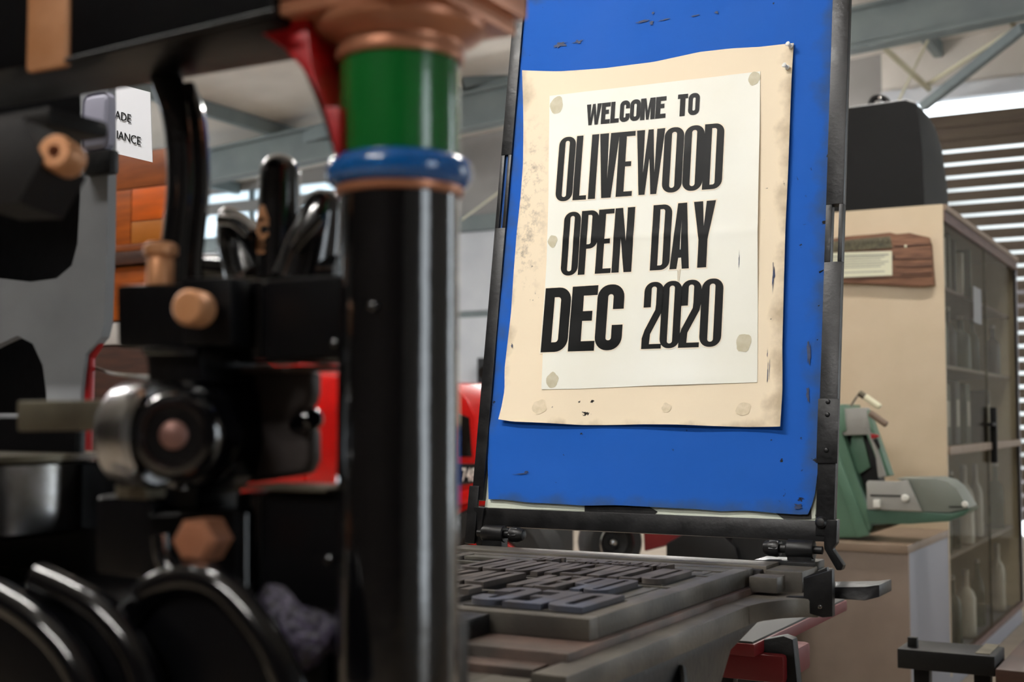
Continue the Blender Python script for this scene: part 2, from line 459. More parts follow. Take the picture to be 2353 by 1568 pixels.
def glyph(ch, w, h, s, b):
    r = 0.46 * w; iw = w - 2 * s; ri = 0.46 * iw; m = w / 2
    if ch in 'O0': return [rr(0, 0, w, h, r, r, r, r), rr(s, b, w - s, h - b, ri, ri, ri, ri)]
    if ch == 'D': return [rr(0, 0, w, h, 0, r, r, 0), rr(s, b, w - s, h - b, 0, ri, ri, 0)]
    if ch == 'C':
        return [[(w, .62 * h)] + arc(w - r, h - r, r, r, 0, 90) + arc(r, h - r, r, r, 90, 180) + arc(r, r, r, r, 180, 270) + arc(w - r, r, r, r, 270, 360)
                + [(w, .38 * h), (w - s, .38 * h)] + arc(w - s - ri, b + ri, ri, ri, 360, 270) + arc(s + ri, b + ri, ri, ri, 270, 180)
                + arc(s + ri, h - b - ri, ri, ri, 180, 90) + arc(w - s - ri, h - b - ri, ri, ri, 90, 0) + [(w - s, .62 * h)]]
    if ch == 'E': return [[(0, 0), (w, 0), (w, b), (s, b), (s, .46 * h), (.84 * w, .46 * h), (.84 * w, .46 * h + b), (s, .46 * h + b), (s, h - b), (w, h - b), (w, h), (0, h)]]
    if ch == 'L': return [[(0, 0), (w, 0), (w, b), (s, b), (s, h), (0, h)]]
    if ch == 'I': return [[(0, 0), (w, 0), (w, h), (0, h)]]
    if ch == 'T': return [[(m - s / 2, 0), (m + s / 2, 0), (m + s / 2, h - b), (w, h - b), (w, h), (0, h), (0, h - b), (m - s / 2, h - b)]]
    if ch == 'V': return [[(0, h), (1.05 * s, h), (m, .30 * h), (w - 1.05 * s, h), (w, h), (m + .55 * s, 0), (m - .55 * s, 0)]]
    if ch == 'W': return [[(0, h), (s, h), (.30 * w, .34 * h), (.41 * w, h), (.59 * w, h), (.70 * w, .34 * h), (w - s, h), (w, h), (.81 * w, 0), (.60 * w, 0), (.5 * w, .55 * h), (.40 * w, 0), (.19 * w, 0)]]
    if ch == 'M': return [[(0, 0), (s, 0), (s, .62 * h), (m - .3 * s, 0), (m + .3 * s, 0), (w - s, .62 * h), (w - s, 0), (w, 0), (w, h), (w - 1.2 * s, h), (m, .42 * h), (1.2 * s, h), (0, h)]]
    if ch == 'N': return [[(0, 0), (s, 0), (s, .52 * h), (w - 1.05 * s, 0), (w, 0), (w, h), (w - s, h), (w - s, .48 * h), (1.05 * s, h), (0, h)]]
    if ch == 'A': return [[(0, 0), (.95 * s, 0), (1.12 * s, .17 * h), (w - 1.12 * s, .17 * h), (w - .95 * s, 0), (w, 0), (m + .62 * s, h), (m - .62 * s, h)],
                          [(1.25 * s, .29 * h), (w - 1.25 * s, .29 * h), (m, .74 * h)]]
    if ch == 'Y': return [[(m - s / 2, 0), (m + s / 2, 0), (m + s / 2, .42 * h), (w, h), (w - 1.02 * s, h), (m, .62 * h), (1.02 * s, h), (0, h), (m - s / 2, .42 * h)]]
    if ch == 'P': return [[(0, 0), (s, 0), (s, .40 * h)] + arc(w - r, .40 * h + r, r, r, 270, 360) + arc(w - r, h - r, r, r, 0, 90) + [(0, h)], rr(s, .40 * h + b, w - s, h - b, 0, ri, ri, 0)]
    if ch == '2':
        return [[(0, .62 * h)] + arc(r, h - r, r, r, 180, 90) + arc(w - r, h - r, r, r, 90, 0) + [(w, .64 * h), (.94 * w, .54 * h), (s * 1.12, .22 * h), (s * 1.05, b), (w, b), (w, 0), (0, 0), (0, .16 * h), (.12 * w, .28 * h),
                 (w - s * 1.05, .58 * h), (w - s, .66 * h)] + arc(w - s - ri, h - b - ri, ri, ri, 0, 90) + arc(s + ri, h - b - ri, ri, ri, 90, 180) + [(s, .62 * h)]]

# ================================================================== SETTING
def struct(name, bm, m, parent=None, smooth=0):
    o = build(name, bm, m, parent, smooth)
    if parent is None: o['kind'] = 'structure'
    return o

ROOF0, RSL = 4.75, 0.07
def roofz(x): return ROOF0 + RSL * (x + 2.8)
YB = 13.0
struct('floor', bx(-16, 7, -5, YB + 0.3, -0.2, 0), CONC)
struct('ceiling', prism([(-16, -5, roofz(-16)), (7, -5, roofz(7)), (7, -5, roofz(7) + .08), (-16, -5, roofz(-16) + .08)], (0, YB + 5.3, 0)), ROOF)
# back wall: pale sheet wall left, slatted screen right
wb = struct('wall_back', join(bx(-16, -2.95, YB, YB + .15, 0, 2.28), bx(-16, -2.95, YB + .02, YB + .15, 2.36, 3.30)), WALLW)
struct('trim_1', bx(-16, -2.95, YB + .05, YB + .14, 2.26, 2.38), BEAMG)
struct('trim_2', bx(-16, -2.95, YB - .08, YB + .12, 3.28, 3.46), BEAMG)
for k, (z0, z1) in enumerate(((3.46, 3.78), (3.92, 4.05))):
    wn = struct('window_%d' % (k + 1), bx(-15.5, -9.4, YB + .02, YB + .05, z0, z1), SKYSHEET)
    for i in range(5):
        struct('mullion', bx(-15.5 + i * 1.5, -15.44 + i * 1.5, YB - .02, YB + .07, z0, z1), BEAMG, wn)
struct('wall_back_upper', join(bx(-16, -2.95, YB, YB + .12, 4.05, 5.0), bx(-16, -2.95, YB, YB + .12, 3.78, 3.92), bx(-9.4, -2.95, YB, YB + .12, 3.46, 3.78), bx(-9.4, -2.95, YB, YB + .12, 3.92, 4.05)), WALLG)
# left wall with a wide open roller door at the far end
struct('wall_left', join(bx(-16.2, -16, -5, 4.5, 0, 5), bx(-16.2, -16, 12.5, YB, 0, 5), bx(-16.2, -16, 4.5, 12.5, 3.5, 5)), WALLG)
struct('wall_front', bx(-16, 7, -5.2, -5, 0, 6), mat('dark_timber_wall', (58, 50, 44), .8, c2=(48, 40, 36), nscale=3))
# right wall: open doorway near the press, far opening added to daylight the roof
struct('wall_right', join(bx(4.6, 4.8, -5, -.5, 0, 6), bx(4.6, 4.8, .9, 8.2, 0, 6), bx(4.6, 4.8, 11.5, YB, 0, 6), bx(4.6, 4.8, 8.2, 11.5, 3.6, 6), bx(4.6, 4.8, -.5, .9, 2.6, 6)), WALLG)
# slatted screen with daylight between the slats
lz = aY(2178, 318, YB).z
scr = struct('window_3', join(bx(-2.95, -2.83, YB, YB + .1, 0, 4.22), bx(-.35, -.25, YB, YB + .1, 0, 4.22), bx(-1.55, -1.5, YB + .03, YB + .1, 0, 4.2)), SLAT)
pitch = 0.1268
for i in range(-2, 29):
    zt = lz - .02 - i * pitch
    hh = pitch * .75 if i >= 0 else pitch * 1.05
    if zt - hh < 0.02: continue
    struct('slat', bx(-2.83, -.35, YB, YB + .03, zt - hh, zt), SLAT, scr)
struct('trim_3', bx(-2.95, -.25, YB - .05, YB + .1, 4.20, 4.34), WALLW)
struct('wall_back_right', join(bx(-.25, 4.7, YB, YB + .12, 0, 6), bx(-2.95, -.25, YB, YB + .12, 4.34, 6)), ROOF)
# distant yard wall seen between the slats on one side
struct('wall_yard', bx(-8, 3, 16.0, 16.2, 0, 4.6), mat('yard_render', (226, 228, 226), .8))
struct('wall_yard_low', join(bx(-8, -2.55, 15.6, 15.8, 2.9, 3.35), bx(-8, -2.9, 15.6, 15.8, 3.75, 4.1), bx(-2.2, 3, 15.6, 15.8, 2.35, 2.62), bx(-8, -2.6, 15.6, 15.8, 0, 1.2), bx(-8, 3, 15.5, 15.6, 0.0, .55)), mat('yard_grey', (104, 96, 96), .8))
# roof steel
def ibeam(name, p0, p1, h, w, m, parent=None, web=.02):
    p0, p1 = V(p0), V(p1); t = (p1 - p0).normalized(); L = (p1 - p0).length
    side = t.cross(V((0, 0, 1))).normalized(); upv = side.cross(t)
    rot = Matrix((t, side, upv)).transposed().to_4x4()
    c = (p0 + p1) / 2
    b = join(box((0, 0, 0), (L, web, h)), box((0, 0, h / 2), (L, w, .03)), box((0, 0, -h / 2), (L, w, .03)))
    bmesh.ops.transform(b, matrix=Matrix.Translation(c) @ rot, verts=b.verts)
    return struct(name, b, m, parent)
k = 4
for Y in (7.4, 11.0):
    ibeam('trim_%d' % k, (-16, Y, roofz(-16) - .34), (7, Y, roofz(7) - .34), .34, .18, BEAMG); k += 1
for X in (-13.4, -11.2, -9.0, -6.8, -4.6, -2.4, -.2):
    struct('trim_%d' % k, bx(X - .04, X + .04, 5, YB, roofz(X) - .15, roofz(X) - .005), BEAMG); k += 1
def brace(p0, p1, r, m, nm):
    return struct(nm, tube([p0, p1], r, 4, up=(0, 1, 0)), m)
brace(aY(2012, 92, 11.4), aY(2135, 205, 12.2), .035, BEAMW, 'trim_%d' % k); k += 1
brace(aY(2122, 245, 12.3), aY(2353, 62, 11.2), .055, BEAMG, 'trim_%d' % k); k += 1
brace(aY(2130, 195, 12.2), aY(2330, 68, 11.3), .022, BEAMW, 'trim_%d' % k); k += 1
brace(aY(2150, 55, 11.3), aY(2065, 232, 12.6), .012, BEAMW, 'trim_%d' % k); k += 1
brace(aY(2305, 25, 11.2), aY(2338, 70, 11.3), .03, BEAMW, 'trim_%d' % k); k += 1
brace(aY(455, 392, 12.0), aY(790, 292, 10.8), .10, BEAMG, 'trim_%d' % k); k += 1
brace(aY(1062, 505, 12.0), aY(1150, 440, 11.6), .012, BEAMW, 'trim_%d' % k); k += 1
brace(aY(1062, 190, 11), aY(1180, 160, 11.3), .14, BEAMG, 'trim_%d' % k); k += 1

# lamps; later entries and the behind-camera one are added fill for roof and press
for i, p in enumerate(LAMP_SPOTS):
    lab = ['fluorescent batten lamp hanging over the printing press', 'fluorescent batten lamp above the left aisle', 'fluorescent batten lamp above the red truck',
           'added fluorescent batten lamp behind the camera position', 'fluorescent batten lamp right of the display cabinet', 'fluorescent batten lamp near the slatted screen', 'added fluorescent batten lamp hidden behind the upper tympan', 'added farthest fluorescent batten lamp near the back wall', 'added fluorescent batten lamp over the middle of the left aisle', 'added fluorescent batten lamp beyond the timber cupboard', 'added leftmost fluorescent batten lamp by the far roller door'][i]
    t = thing('ceiling_lamp', lab, 'lamp', p, 'fluorescent batten lamps')
    x, y, z = p
    build('housing', bx(x - .62, x + .62, y - .03, y + .03, z + .045, z + .08, .008), WHITE, t)
    for q in (-.025, .025): build('tube', cyl((x - .6, y + q, z + .02), (x + .6, y + q, z + .02), .018, 10), TUBE, t)
    for q in (-.5, .5): build('hanger', cyl((x + q, y, z + .08), (x + q, y, roofz(x + q) - .002), .004, 6), STEEL, t)

# ================================================================== HAND PRESS
CX, CY = -0.488, 0.73
press = thing('hand_printing_press', 'black iron hand press with green and copper banded column in the foreground', 'printing press', (CX - .37, CY, 0))

# --- column (lathe) with painted bands
zc = lambda y: aY(918, y, CY).z
col = build('column', lathe([(.048, .62), (.048, .66), (.0425, .67), (.0425, .80), (.0412, .95), (.0405, 1.15), (.0402, zc(452))], (CX, CY, 0), n=48), BLACK, press)
tag(col, 'black enamelled round column')
build('copper_ring', lathe([(.040, zc(456)), (.0428, zc(452)), (.0435, zc(446)), (.0435, zc(436)), (.041, zc(430))], (CX, CY, 0), n=48), COPPER, col)
R = .0085
tor = [(.0408, zc(436))] + [(.0408 + .0005 + R * math.cos(a), (zc(436) + zc(366)) / 2 + (zc(366) - zc(436)) / 2 * math.sin(a)) for a in [math.radians(d) for d in range(-80, 81, 16)]] + [(.0400, zc(362))]
build('blue_torus', lathe(tor, (CX, CY, 0), n=48), BLUE, col)
build('green_band', lathe([(.0402, zc(372)), (.0405, zc(365)), (.0405, zc(140))], (CX, CY, 0), n=48), GREEN, col)
zq = lambda y: zc(y)
cap = [(.0395, zq(150)), (.0432, zq(146)), (.0440, zq(134)), (.0425, zq(120)), (.0432, zq(108)), (.047, zq(100)), (.053, zq(92)), (.0575, zq(80)), (.0585, zq(66)), (.056, zq(52)), (.050, zq(46)), (.050, 1.3865)]
build('capital', lathe(cap, (CX, CY, 0), n=48), COPPER, col)
build('abacus', join(bx(CX - .058, CX + .058, CY - .058, CY + .058, 1.386, 1.398, .002), bx(CX - .064, CX + .064, CY - .064, CY + .064, 1.398, 1.43, .003)), COPPER, col)
# --- far column (left, mostly outside the frame)
fx = CX - .74
fc = build('column', lathe([(.048, .62), (.0425, .67), (.0405, 1.15), (.0405, 1.36), (.058, 1.37), (.058, 1.386)], (fx, CY, 0), n=32), BLACK, press)
# --- head beam
build('head_beam', bx(fx - .06, CX - .058, .665, .75, 1.381, 1.56, .004), BLACKD, press)
build('beam_moulding', tube([aY(153, 140, .662), aY(632, 26, .662)], .0022, 8), BLACKD, press)
pa, pb = aY(57, 160, .660), aY(149, 160, .660)
build('copper_pilaster', bx(pa.x, pb.x, .660, .667, (pa.z + pb.z) / 2, 1.57, .004), COPPER2, press)
# --- base of the press below the frame
build('base_frame', join(bx(fx - .06, CX + .06, .66, .80, .56, .64, .01), bx(fx - .05, fx + .05, .64, .82, 0, .58, .02), bx(CX - .05, CX + .05, .64, .82, 0, .58, .02)), BLACKD, press)
# --- red arch bracket behind the capital
ia = [(572, 62), (612, 84), (652, 112), (690, 152), (722, 205), (746, 265), (764, 330), (772, 372)]
oa = [(777, 372), (777, 245), (737, 245), (716, 150), (702, 40), (572, 40)]
build('red_arch', pxY(ia + oa, .685, .05, .0012), RED, press)
build('arch_tie', pxY([(262, 190), (420, 152), (560, 122), (600, 84), (572, 40), (262, 120)], .765, .02, .003), BLACKD, press)
# --- curved pull rod
rp = smooth_path([aY(372, 150, .74), aY(388, 200, .74), aY(408, 260, .74), aY(418, 340, .74), aY(420, 430, .74), aY(412, 520, .74), aY(404, 600, .74), aY(404, 660, .74)])
build('pull_rod', tube(rp, .0128, 16, sx=0.9), BLACK, press)
rp2 = [p + V((.0125, .006, 0)) for p in rp[6:-2]]
build('rod_web', tube(rp2, .007, 10), BLACK, press)
build('rod_socket', lathe([(.010, 0), (.013, .004), (.013, .03), (.010, .032)], aY(376, 168, .74), (0, 0, 1), 24), BLACKD, press)
# --- chill casting with ball-topped post
py = .80
c0 = aY(640, 640, py); hd = aY(640, 400, py); sc = .94 / 3000
post = [(0.020, 0), (.0185, .02), (.0172, .05), (.0162, .072), (.0158, hd.z - c0.z)]
post += [(.0158 * math.cos(a), hd.z - c0.z + .0158 * math.sin(a)) for a in [math.radians(d) for d in range(10, 90, 10)]] + [(0, hd.z - c0.z + .0158)]
ch = build('chill_casting', lathe(post, c0, n=32), BLACK, press)
def lobe(pts, rad, nm, sx=1.0, m=BLACK):
    build(nm, tube(smooth_path([aY(x, y, Y) for x, y, Y in pts], 5), [r for r in interp(rad, (len(pts) - 1) * 5 + 1)], 14, sx), m, ch)
def interp(vals, n):
    out = []
    for i in range(n):
        t = i / (n - 1) * (len(vals) - 1); a = min(int(t), len(vals) - 2); out.append(vals[a] + (vals[a + 1] - vals[a]) * (t - a))
    return out
lobe([(514, 488, .80), (530, 510, .80), (556, 560, .80), (590, 640, .80)], [.006, .013, .021, .026], 'ear')
lobe([(752, 440, .80), (744, 470, .80), (724, 540, .80), (698, 640, .80)], [.007, .014, .021, .027], 'ear')
lobe([(470, 615, .80), (560, 625, .80), (660, 630, .80), (790, 628, .80)], [.011, .014, .016, .014], 'foot')
lobe([(735, 500, .775), (705, 535, .772), (675, 575, .77)], [.004, .005, .004], 'rib')
lobe([(505, 505, .775), (545, 512, .772), (575, 540, .77)], [.004, .005, .004], 'rib')
for i, (l, yy) in enumerate((('A', 508), ('C', 546), ('E', 582))):
    p = aY(590, yy, py - .0178)
    build('raised_letter', place(font_bm(l, .0165, .002, .0006), p, (1, 0, 0), (0, 0, 1)), COPPER2, ch)
# --- copper fittings
def knob(px, py_, Y, r, L, axis, prof=None, nm='copper_bolt', n=24, m=COPPER2, parent=press):
    o = aY(px, py_, Y)
    return build(nm, lathe(prof or [(r * .6, 0), (r, .002), (r, L - .004), (r * .8, L), (0, L)], o, axis, n), m, parent)
k1 = aY(368, 656, .70)
build('oil_cup', lathe([(.0098, 0), (.0098, .018), (.0088, .020), (.0125, .0225), (.0125, .0285), (.009, .031), (0, .031)], k1, n=24), COPPER2, press)
knob(462, 712, .668, .0122, .022, (.29, -.96, 0), nm='round_bolt', n=32)
hx = aY(456, 1243, .655)
build('hex_nut', bevel(lathe([(.0155, -.02), (.0155, .006), (.012, .010), (0, .011)], hx, (.3, -1, 0), 6), .0015), COPPER, press)
e0 = aY(128, 350, .62)
build('ring_nut', lathe([(.0045, .003), (.0105, .003), (.0125, 0), (.0125, -.022), (.009, -.026), (.0045, -.026), (.0045, .003)], e0, (.39, -.92, .08), 24), COPPER2, press)
build('nut_spindle', tube([aY(45, 330, .64), aY(112, 342, .64)], .005, 12), COPPER, press)
# --- clamp block with bolt
build('clamp_block', pxY([(265, 655), (415, 652), (420, 640), (540, 640), (540, 800), (470, 800), (460, 830), (470, 880), (340, 880), (330, 800), (268, 800)], .69, .06, .004), BLACKD, press)
build('bolt_boss', pxY([(415, 640), (530, 634), (530, 792), (415, 795)], .678, .02, .004), BLACKD, press)
build('clamp_lip', tube([aY(335, 806, .682), aY(455, 806, .682)], .0035, 10), BLACK, press)
# --- upper and lower arms into the column
def arm(y0, y1, nm):
    a = aY(600, y0, .70); b = aY(600, y1, .70)
    build(nm, bx(a.x, CX - .02, .70, .765, b.z, a.z, .006, 3), BLACKD, press)
    e0_, e1_ = aY(577, y0 + 6, .705), aY(577, y1 - 6, .705)
    build('rounded_end', cyl(e1_ + V((0, .01, 0)), e0_ + V((0, .01, 0)), .0085, 20, .002), BLACK, press)
    build('boss_plate', pxY([(540, y0 + 4), (600, y0 + 2), (600, y1), (540, y1 + 4)], .722, .05, .004), BLACKD, press)
arm(640, 832, 'upper_arm')
arm(1128, 1395, 'lower_arm')
build('bolt_bead', lathe([(.003, 0), (.003, .002), (0, .004)], aY(858, 704, .688), (0, -1, 0), 12), BLACK, press)
for (x, y) in ((756, 1287), (770, 790)):
    build('bolt_bead', lathe([(.003, 0), (.003, .002), (0, .004)], aY(x, y, .70), (0, -1, 0), 12), BLACK, press)
build('arm_ledge', bx(aY(560, 1130, .70).x, CX - .03, .69, .74, aY(560, 1126, .69).z, aY(560, 1116, .69).z, .002), STEELWARM, press)
# --- dark cam between the arms
cm = [(500, 852), (712, 850), (712, 905), (705, 935), (685, 945), (672, 960), (685, 975), (712, 985), (712, 1060), (700, 1090), (560, 1112), (515, 1080), (495, 1000), (492, 900)]
build('cam', pxY(cm, .745, .016, .006, 3), BROWNBLACK, press)
build('cam_cap', pxY([(500, 846), (750, 838), (760, 852), (500, 860)], .73, .02, .002), IRONRUST, press)
build('cam_pin', cyl(aY(685, 978, .75), aY(722, 962, .735), .008, 18, .002), BLACK, press)
# --- polished ring, black eye and flat lever
rc = aY(330, 1000, .66); ax_ = V((.86, -.5, 0)).normalized()
build('polished_ring', lathe([(.016, -.012), (.034, -.014), (.0365, -.010), (.0365, .010), (.033, .014), (.016, .012)], rc, (1, .12, 0), 48), STEEL, press)
ec = aY(408, 1000, .655)
build('black_eye', lathe([(.010, -.012), (.026, -.012), (.030, -.006), (.030, .006), (.026, .012), (.022, .013), (.019, .009), (.010, .008)], ec, (.45, -.9, 0), 40), BLACK, press)
build('eye_pin', lathe([(.0095, -.01), (.0095, .010), (.007, .012), (0, .0125)], ec, (.45, -.9, 0), 24), mat('tarnished_pin', (122, 88, 80), .45, .5), press)
build('eye_cheek', lathe([(.012, -.01), (.036, -.01), (.038, -.006), (.038, .01), (.034, .014), (.012, .012)], aY(440, 1000, .70), (.45, -.9, 0), 40), BLACK, press)
build('flat_lever', prism([aY(38, 922, .66), aY(300, 918, .66), aY(300, 990, .66), aY(38, 992, .66)], (0, .02, 0), .002), STEELWARM, press)
build('ring_foot', pxY([(262, 1090), (335, 1096), (336, 1150), (262, 1146)], .66, .02, .003), STEELWARM, press)
build('link_plate', pxY([(330, 870), (470, 850), (510, 900), (520, 1010), (500, 1100), (450, 1130), (450, 1200), (330, 1200)], .705, .05, .004), BLACKD, press)
# --- steel drum at far left
DX = aY(-185, 1200, .74).x
dz0 = aY(60, 1270, .66); dz1 = aY(60, 1070, .66)
build('steel_drum', lathe([(.137, dz0.z), (.142, dz0.z + .004), (.142, dz1.z - .004), (.139, dz1.z), (0, dz1.z)], (DX, .74, 0), n=64), STEEL, press)
build('drum_cap', lathe([(.08, dz1.z - .001), (.145, dz1.z - .001), (.145, dz1.z + .004), (.06, dz1.z + .005), (0, dz1.z + .005)], (DX, .74, 0), n=64), STEELWARM, press)
# --- lower link housing and black lower block
build('lower_housing', pxY([(215, 1140), (345, 1128), (345, 1180), (545, 1170), (545, 1400), (430, 1420), (380, 1340), (215, 1320)], .69, .07, .006, 3), BLACKD, press)
build('housing_web', tube([aY(560, 1180, .70), aY(560, 1400, .70)], .006, 12), BLACK, press)
build('lower_plinth', bx(fx + .1, CX - .04, .705, .80, .80, aY(300, 1380, .70).z, .004), BLACKD, press)
build('housing_fillet', tube(smooth_path([aY(372, 1230, .684), aY(382, 1290, .684), aY(420, 1340, .684)]), .008, 14), BLACK, press)
# --- three arched ribs of the base casting
def rib(pts, Y, r, nm='arched_rib'):
    build(nm, tube(smooth_path([aY(x, y, Y) for x, y in pts], 6), r, 16), BLACKR, press)
rib([(-60, 1345), (0, 1372), (70, 1415), (130, 1470), (180, 1540), (215, 1620)], .60, .0105)
rib([(90, 1330), (160, 1362), (225, 1400), (285, 1465), (325, 1540), (350, 1640)], .615, .0105)
rib([(300, 1420), (345, 1362), (400, 1336), (455, 1332), (510, 1352), (565, 1405), (620, 1480), (660, 1560), (680, 1640)], .635, .0105)
def disc(pts, Y, d, bev): build('rib_web', pxY(pts, Y, d, bev), BLACKD, press)
disc([(-60, 1355), (0, 1380), (70, 1423), (130, 1478), (180, 1548), (215, 1640), (-60, 1640)], .598, .02, .002)
disc([(90, 1340), (160, 1370), (225, 1408), (285, 1473), (325, 1548), (350, 1640), (90, 1640)], .615, .02, .002)
disc([(300, 1430), (345, 1370), (400, 1345), (455, 1342), (510, 1362), (565, 1412), (620, 1487), (660, 1567), (680, 1640), (300, 1640)], .635, .02, .002)
build('rough_boss', lathe([(.034, -.05), (.034, -.008), (.030, 0), (.02, .004), (0, .004)], aY(672, 1420, .70), (.3, -1, .3), 32), CASTROUGH, press)
build('foot_plate', pxY([(560, 1500), (900, 1470), (900, 1640), (560, 1640)], .72, .10, .003), IRONDK, press)
# --- far cheek plate with openings
def plateY(outer, holes, Y, d, nm, m):
    f = lambda c: [(aY(x, y, Y).x, aY(x, y, Y).z) for x, y in c]
    b = contour_bm([f(outer)] + [f(h) for h in holes], d)
    for v in b.verts: v.co = V((v.co.x, Y + v.co.z, v.co.y))
    build(nm, b, m, press)
hole1 = [(184, 200), (186, 300), (184, 450), (178, 560), (165, 610), (130, 640), (70, 648), (0, 640), (-120, 630), (-120, 200)]
hole2 = [(0, 790), (40, 772), (75, 790), (98, 840), (106, 900), (108, 950), (-120, 950), (-120, 850)]
plateY([(-200, 150), (246, 150), (248, 375), (246, 560), (240, 740), (232, 775), (196, 815), (186, 900), (184, 965), (-200, 965)], [hole1, hole2], .98, .012, 'cheek_plate', GREYPLATE)
build('red_edge', pxY([(240, 765), (224, 797), (207, 822), (204, 900), (200, 1050), (174, 1055), (178, 900), (184, 850), (196, 815), (232, 775)], .985, .008, .001), RED, press)
build('cheek_backing', pxY([(-200, 100), (190, 140), (192, 660), (120, 760), (116, 1210), (-200, 1210)], 1.03, .02, 0), BLACKD, press)
build('lower_cheek', pxY([(-200, 960), (176, 960), (172, 1060), (215, 1060), (260, 1000), (262, 1180), (560, 1180), (560, 1640), (-200, 1640)], .80, .012, .002), BLACKD, press)
build('lilac_housing', bx(aY(184, 260, .97).x, aY(246, 260, .97).x, .97, .985, aY(220, 345, .97).z, aY(220, 212, .97).z, .012, 3), LILAC, press)
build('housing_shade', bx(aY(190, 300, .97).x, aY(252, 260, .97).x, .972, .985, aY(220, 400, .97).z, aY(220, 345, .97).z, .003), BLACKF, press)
build('hex_casting', bevel(lathe([(.018, 0), (.034, .004), (.034, .06), (.02, .064)], aY(30, 400, .63) + V((0, .03, 0)), (.3, -1, .05), 6), .003), mat('dull_casting', (30, 28, 27), .6, spec=.2), press)
build('hex_casting', bx(aY(-80, 260, .66).x, aY(112, 260, .66).x, .66, .72, aY(20, 300, .66).z, aY(20, 256, .66).z, .006), mat('dull_casting', (30, 28, 27), .6, spec=.2), press)

# --- bed with rails -------------------------------------------------
ZB = .878
bed = build('bed', bx(-1.12, -.603, 1.215, 1.985, ZB - .05, ZB, .002), IRONRUST, press)
build('bed_rail', bx(-.612, -.572, 1.15, 1.70, ZB - .036, ZB - .009, .003), IRON, bed)
build('bed_rail', bx(-1.16, -1.115, 1.15, 1.98, ZB - .055, ZB - .009, .003), IRON, bed)
build('bed_near_step', bx(-1.10, -.625, 1.18, 1.222, ZB - .05, ZB - .012, .002), IRONRUST, bed)
build('bed_end_rail', bx(-1.15, -.60, 1.862, 1.925, ZB, .904, .002), IRON, bed)
build('bed_end_step', bx(-1.15, -.605, 1.848, 1.862, ZB, .899, .001), IRONDK, bed)
build('bed_near_apron', bx(-1.14, -.66, 1.118, 1.185, ZB - .06, ZB - .021, .002), IRON, bed)
build('apron_tongue', bx(-.66, -.612, 1.10, 1.16, ZB - .06, ZB - .017, .001), IRON, bed)
for i in range(26):
    y = 1.25 + i * .018
    build('rivet', lathe([(.0022, 0), (.0016, .0014), (0, .0018)], (-.6125, y, ZB - .009), n=8), IRON, bed)
# flared right wing at far end
wing = [(-.612, 1.70), (-.572, 1.70), (-.565, 1.74), (-.548, 1.775), (-.530, 1.795), (-.508, 1.805), (-.508, 1.89), (-.612, 1.89)]
build('bed_wing', prism([V((x, y, ZB - .035)) for x, y in wing], (0, 0, .026), .003), IRON, bed)
# stepped corner furniture right of chase
build('corner_stop', bx(-.606, -.565, 1.80, 1.84, ZB - .005, .895, .002), IRON, bed)
build('rail_clip', bx(-.60, -.545, 1.855, 1.935, ZB - .01, .899, .002), IRON, bed)
# black latch plate at the corner
lp = [(1846, 1330), (1912, 1310), (1913, 1418), (1890, 1420), (1800, 1392), (1806, 1372), (1846, 1372)]
build('latch_plate', pxY(lp, 1.80, .014, .001), BLACKF, bed)
build('latch_tooth', pxY([(1846, 1328), (1900, 1304), (1902, 1318), (1912, 1312), (1912, 1340), (1846, 1345)], 1.815, .010, .0005), BLACKF, bed)
build('latch_bolt', lathe([(.0028, 0), (.0028, .002), (0, .003)], aY(1885, 1395, 1.80), (0, -1, 0), 12), STEEL, bed)
h0, h1 = aY(1915, 1352, 1.86), aY(2040, 1350, 1.90)
build('bed_handle', prism([V((h0.x - .02, 1.84, h0.z - .012)), V((h1.x - .018, 1.84, h1.z - .013)), V((h1.x, 1.85, h1.z - .008)), V((h1.x, 1.85, h1.z + .009)), V((h1.x - .02, 1.85, h1.z + .005)), V((h0.x - .02, 1.84, h0.z + .002))], (0, .075, 0), .002), BLACKF, bed)
# girder under the bed, curved ribs
build('girder', bx(-.66, -.585, 1.12, 1.56, .74, ZB - .036, .003), BLACKF, bed)
build('girder', bx(-1.14, -1.06, 1.12, 1.98, .74, ZB - .05, .003), BLACKF, bed)
for y0 in (1.32, 1.48):
    pts = [V((-.584, y0, .822)), V((-.575, y0 - .02, .80)), V((-.574, y0 - .06, .77)), V((-.58, y0 - .12, .745))]
    build('curved_rib', tube(smooth_path(pts), .006, 8), BLACKF, bed)
build('girder_fin', prism([V((-.584, 1.80, ZB - .037)), V((-.584, 1.12, ZB - .037)), V((-.584, 1.12, .40)), V((-.584, 1.45, .55)), V((-.584, 1.58, .74)), V((-.584, 1.66, .815))], (-.02, 0, 0), .002), BLACKF, bed)
build('stay_rod', cyl((-.60, 1.52, 0), (-.60, 1.52, .80), .0035, 8), STEEL, bed)
build('press_leg', bx(-.72, -.63, 1.42, 1.50, 0, .80, .01), BLACKF, press)
build('press_leg', bx(-1.12, -1.03, 1.80, 1.88, 0, .80, .01), BLACKF, press)

